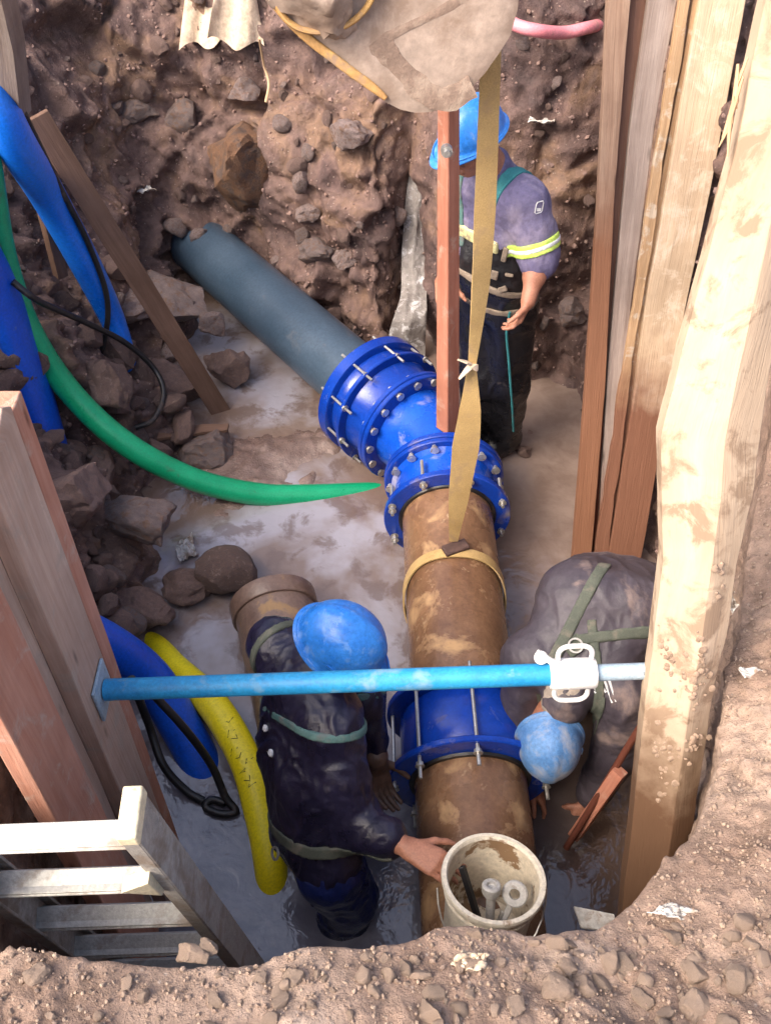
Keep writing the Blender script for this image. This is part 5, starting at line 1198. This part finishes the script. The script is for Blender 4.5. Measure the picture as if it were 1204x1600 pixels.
W2 = SDF(); torso(W2, hip + Vector((-.02, -.02, .34)), hip + Vector((0, 0, -.02)), sd2, f2, .090, .112, .118, -.03, .07)
for e, kn, ft in fk: limb(W2, [hip + sd2 * .085 * e + Vector((0, 0, -.05)), kn, ft + Vector((0, 0, .06))], [.108, .086, .075], .05); W2.cap(ft + Vector((0, 0, .03)), ft + f2 * .14, .065, .05, .04)
lo, hi = W2.bounds(); skin_mesh('waders', W2.ev, lo, hi, .0085, M['wader'], t, .009, 9, (1, 1, .9), 12)
m1 = L_s.lerp(Le, .78); arm = (Le - L_s).normalized()
shell_band('sleeve_band', J2, M['lime'], t, [(m1, arm, .05), (m1, sd2, .20)], .010, .0055, m1, .12)
shell_band('sleeve_band_stripe', J2, M['white_print'], t, [(m1, arm, .017), (m1, sd2, .20)], .0125, .0045, m1, .12)
shell_band('chest_band', J2, M['cream_tape'], t, [(sh + Vector((0, 0, -.19)), (0, 0, 1), .055), (sh + sd2 * .03, sd2, .30)], .012, .006, sh + Vector((0, 0, -.19)), .24)
ss = sh - sd2 * .085
shell_band('shoulder_strap', J2, M['teal'], t, [(ss, sd2 + Vector((0, 0, .10)), .045), (sh + Vector((0, 0, -.06)), (0, 0, 1), .44)], .010, .0055, ss + Vector((0, 0, -.06)), .24)
shell_band('shoulder_strap', J2, M['teal_muddy'], t, [(sh + sd2 * .10, sd2 - Vector((0, 0, .10)), .040), (sh + Vector((0, 0, -.06)), (0, 0, 1), .40)], .010, .0055, sh + sd2 * .1 + Vector((0, 0, -.06)), .24)
for dz, tl, w_ in ((.14, .15, .030), (.02, -.12, .030)): shell_band('waist_belt', W2, M['tan_strap'], t, [(hip + Vector((0, 0, dz)), Vector((tl, 0, 1)), w_)], .010, .006, hip + Vector((0, 0, dz)), .28)
def boxat(px, py, Y, sx_, sy_, sz_, name, mat, rot=0): m = MB(); m.box(U(px, py, Y=Y), sx_, sy_, sz_, Matrix.Rotation(R(-25), 3, 'Z') @ Matrix.Rotation(R(rot), 3, 'Y')); return m.build(name, mat, t, bevel=.004)
def surfY(sd_, px, py, a=2.5, b=4.5):
    P_ = np.array([list(U(px, py, Y=y)) for y in np.linspace(a, b, 400)]); d_ = sd_.ev(P_); k_ = int(np.argmax(d_ < .006)); return P_[k_][1] if d_.min() < .006 else None
for (px, py, a, b, rt, mt, nm) in ((772, 430, .030, .040, 4, 'tan_strap', 'buckle'), (785, 452, .038, .024, -35, 'tan_strap', 'buckle'), (795, 430, .036, .014, -5, 'tan_strap', 'strap_end'), (788, 398, .022, .065, 6, 'tan_strap', 'lanyard_tag')):
    y = surfY(W2, px, py)
    if y: boxat(px, py, y - .008, a, .012, b, nm, M[mt], rt)
y = surfY(J2, 842, 324)
if y:   # the small rounded badge outlined on the sleeve
    q = U(842, 324, Y=y - .007); vx = Vector((.9, .43, 0)).normalized(); vz = Vector((.05, 0, 1))
    pts = [q + vx * a * .016 + vz * b * .024 for a, b in ((-1, -.7), (-1, .7), (-.7, 1), (.7, 1), (1, .7), (1, -.7), (.7, -1), (-.7, -1), (-1, -.7))]
    bd = MB().tube(pts, .0022, 6).build('sleeve_badge', M['white_print'], t); MB().box(q - vz * .010, .016, .002, .012).build('badge_mark', M['white_print'], bd)
cord = [(796, 488), (791, 520), (794, 560), (797, 600), (800, 640), (802, 674)]; cp_ = []
for px, py in cord:
    y = surfY(W2, px, py) or 3.40; cp_.append(U(px, py, Y=y - .010))
MB().tube(cat_rom(cp_, 6), .0055, 8).build('hanging_cord', M['teal'], t)

# ---- worker bent double beside the coupling
t = person((.86, 2.05, -.35), 'worker in muddied grey shirt bent double beside the dark blue coupling, pale blue helmet down')
hip, mid, sh = Vector((.88, 2.14, .55)), Vector((.76, 1.98, .72)), Vector((.635, 1.76, .64)); sd3 = Vector((-.95, .25, .05)).normalized()   # his right = viewer's left
HC = Vector((.560, 1.640, .455)); hf, hu = Vector((.02, -.10, -.97)), Vector((-.10, -.97, .10))
R_s, L_s = sh + sd3 * .17 + Vector((0, -.0, -.02)), sh - sd3 * .17 + Vector((0, -.02, -.03))
Re, Rw = Vector((.47, 1.72, .34)), Vector((.53, 1.64, .08)); Le, Lw = Vector((.81, 1.64, .31)), Vector((.75, 1.58, .02))
S = SDF(); head(S, HC, hf, hu); S.cap(HC - hu.normalized() * .07, sh + Vector((-.02, -.04, -.03)), .056, .060, .03)
for a, b in ((sh + Vector((0, .04, -.03)), mid + Vector((0, 0, -.03))), (mid + Vector((0, 0, -.03)), hip)): torso(S, a, b, sd3, (0, .3, -1), .085, .06, .07)
limb(S, [R_s + Vector((.03, .03, -.02)), Re, Rw], [.040, .040, .030]); limb(S, [L_s + Vector((-.03, .03, -.02)), Le, Lw], [.040, .042, .030]); hand(S, Rw, (.6, -.5, -.6), (-.2, -.5, -.8), (.2, -.8, .3), .7); hand(S, Lw, (-.5, -.5, -.7), (-.3, .5, -.8), (-.6, -.6, .4), .7)
for e in (-1, 1): limb(S, [hip + sd3 * .09 * e, hip + sd3 * .10 * e + Vector((-.10, -.10, -.40)), hip + sd3 * .11 * e + Vector((-.02, .02, -.85))], [.085, .06, .045]); S.cap(hip + sd3 * .11 * e + Vector((-.02, .02, -.85)), hip + sd3 * .11 * e + Vector((-.08, -.1, -.88)), .045, .035, .03)
body(S, t, .0065); eyes(t, HC, hf, hu); helmet(HC + hu.normalized() * .035, hf, hu, t, M['helmet_muddy'], .97)
J3 = SDF(); torso(J3, sh + Vector((0, .03, 0)), mid + Vector((0, 0, -.0)), sd3, (0, .3, -1), .110, .088, .116, 0, .07); torso(J3, mid, hip + Vector((0, 0, .02)), sd3, (0, .3, -1), .112, .116, .128, 0, .07); J3.cap(R_s + Vector((0, .02, 0)), L_s + Vector((0, .02, 0)), .074, .080, .05)
limb(J3, [R_s + Vector((.015, .02, 0)), Re, Re.lerp(Rw, .8)], [.078, .066, .054], .045); limb(J3, [L_s, Le, Le.lerp(Lw, .75)], [.09, .078, .064], .045); J3.cap(sh + Vector((-.02, -.05, -.02)), sh + Vector((-.035, -.085, -.045)), .082, .076, .03)
lo, hi = J3.bounds(); skin_mesh('work_shirt', J3.ev, lo, hi, .0066, M['grey_shirt'], t, .0065, 13, (1, .6, 1), 21)
CO = SDF().cap(sh + Vector((-.025, -.045, -.01)), sh + Vector((-.045, -.085, -.045)), .080, .070, .01); lo, hi = CO.bounds(.01); skin_mesh('shirt_collar', CO.ev, lo, hi, .006, M['plastic_cloth'], t, .003, 20)
W3 = SDF()
for e in (-1, 1): limb(W3, [hip + sd3 * .085 * e + Vector((0, .02, -.05)), hip + sd3 * .10 * e + Vector((-.10, -.10, -.40)), hip + sd3 * .11 * e + Vector((-.03, .0, -.75))], [.14, .105, .085], .05)
lo, hi = W3.bounds(); skin_mesh('waders', W3.ev, lo, hi, .010, M['wader'], t, .009, 9, (1, 1, .9), 2)
sp0 = Vector((.70, 1.84, .78))
shell_band('back_strap', J3, M['olive'], t, [(sh + sd3 * .075, (sd3 + Vector((0, .35, 0))).normalized(), .040), (sh + Vector((0, .13, 0)), (0, 1, 0), .34)], .010, .006, sh + Vector((.03, .1, .05)), .26)
shell_band('back_strap', J3, M['olive'], t, [(Vector((.72, 1.83, .7)), Vector((-.10, 1, .25)), .034), (Vector((.80, 1.83, .7)), (1, 0, 0), .34)], .011, .006, Vector((.76, 1.83, .72)), .26)
shell_band('back_strap', J3, M['olive'], t, [(sh + Vector((.055, 0, 0)), Vector((1, .10, 0)), .032), (sh + Vector((0, -.03, 0)), (0, 1, 0), .26)], .009, .006, sh + Vector((.05, -.02, 0)), .22)
for k, (px, py, sx_, sy_) in enumerate(((897, 1008, .07, .06),)):
    P_ = np.array([list(U(px, py, d=dd)) for dd in np.linspace(2.2, 3.8, 300)]); d_ = J3.ev(P_); k_ = int(np.argmax(d_ < .006)); q = Vector(P_[k_]); m = MB(); m.box(q, sx_, sy_, .014, Matrix.Rotation(R(25), 3, 'X') @ Matrix.Rotation(R(35), 3, 'Z')); m.build('dorsal_plate', M['olive'], t, bevel=.006)
    m = MB(); m.lathe(q + Vector((.0, -.01, .012)), (0, -.4, .9), [(-.003, .020), (-.003, .026), (.003, .026), (.003, .020)], 20); m.build('harness_ring', M['steel_dusty'], t)
# white print across the shoulder, a row of short strokes
for k, (x0, y0, x1, y1) in enumerate(((926, 1066, 935, 1092), (934, 1062, 946, 1082), (944, 1064, 956, 1098), (950, 1060, 962, 1096), (928, 1082, 938, 1076))):
    pp_ = []
    for (px, py) in ((x0, y0), ((x0 + x1) / 2, (y0 + y1) / 2), (x1, y1)):
        P_ = np.array([list(U(px, py, d=dd)) for dd in np.linspace(2.2, 3.8, 300)]); d_ = J3.ev(P_); k_ = int(np.argmax(d_ < .006))
        if d_.min() < .006: pp_.append(Vector(P_[k_]))
    if len(pp_) == 3: MB().tube(pp_, .0042, 6, flat=.5).build('print_stroke', M['white_print'], t)
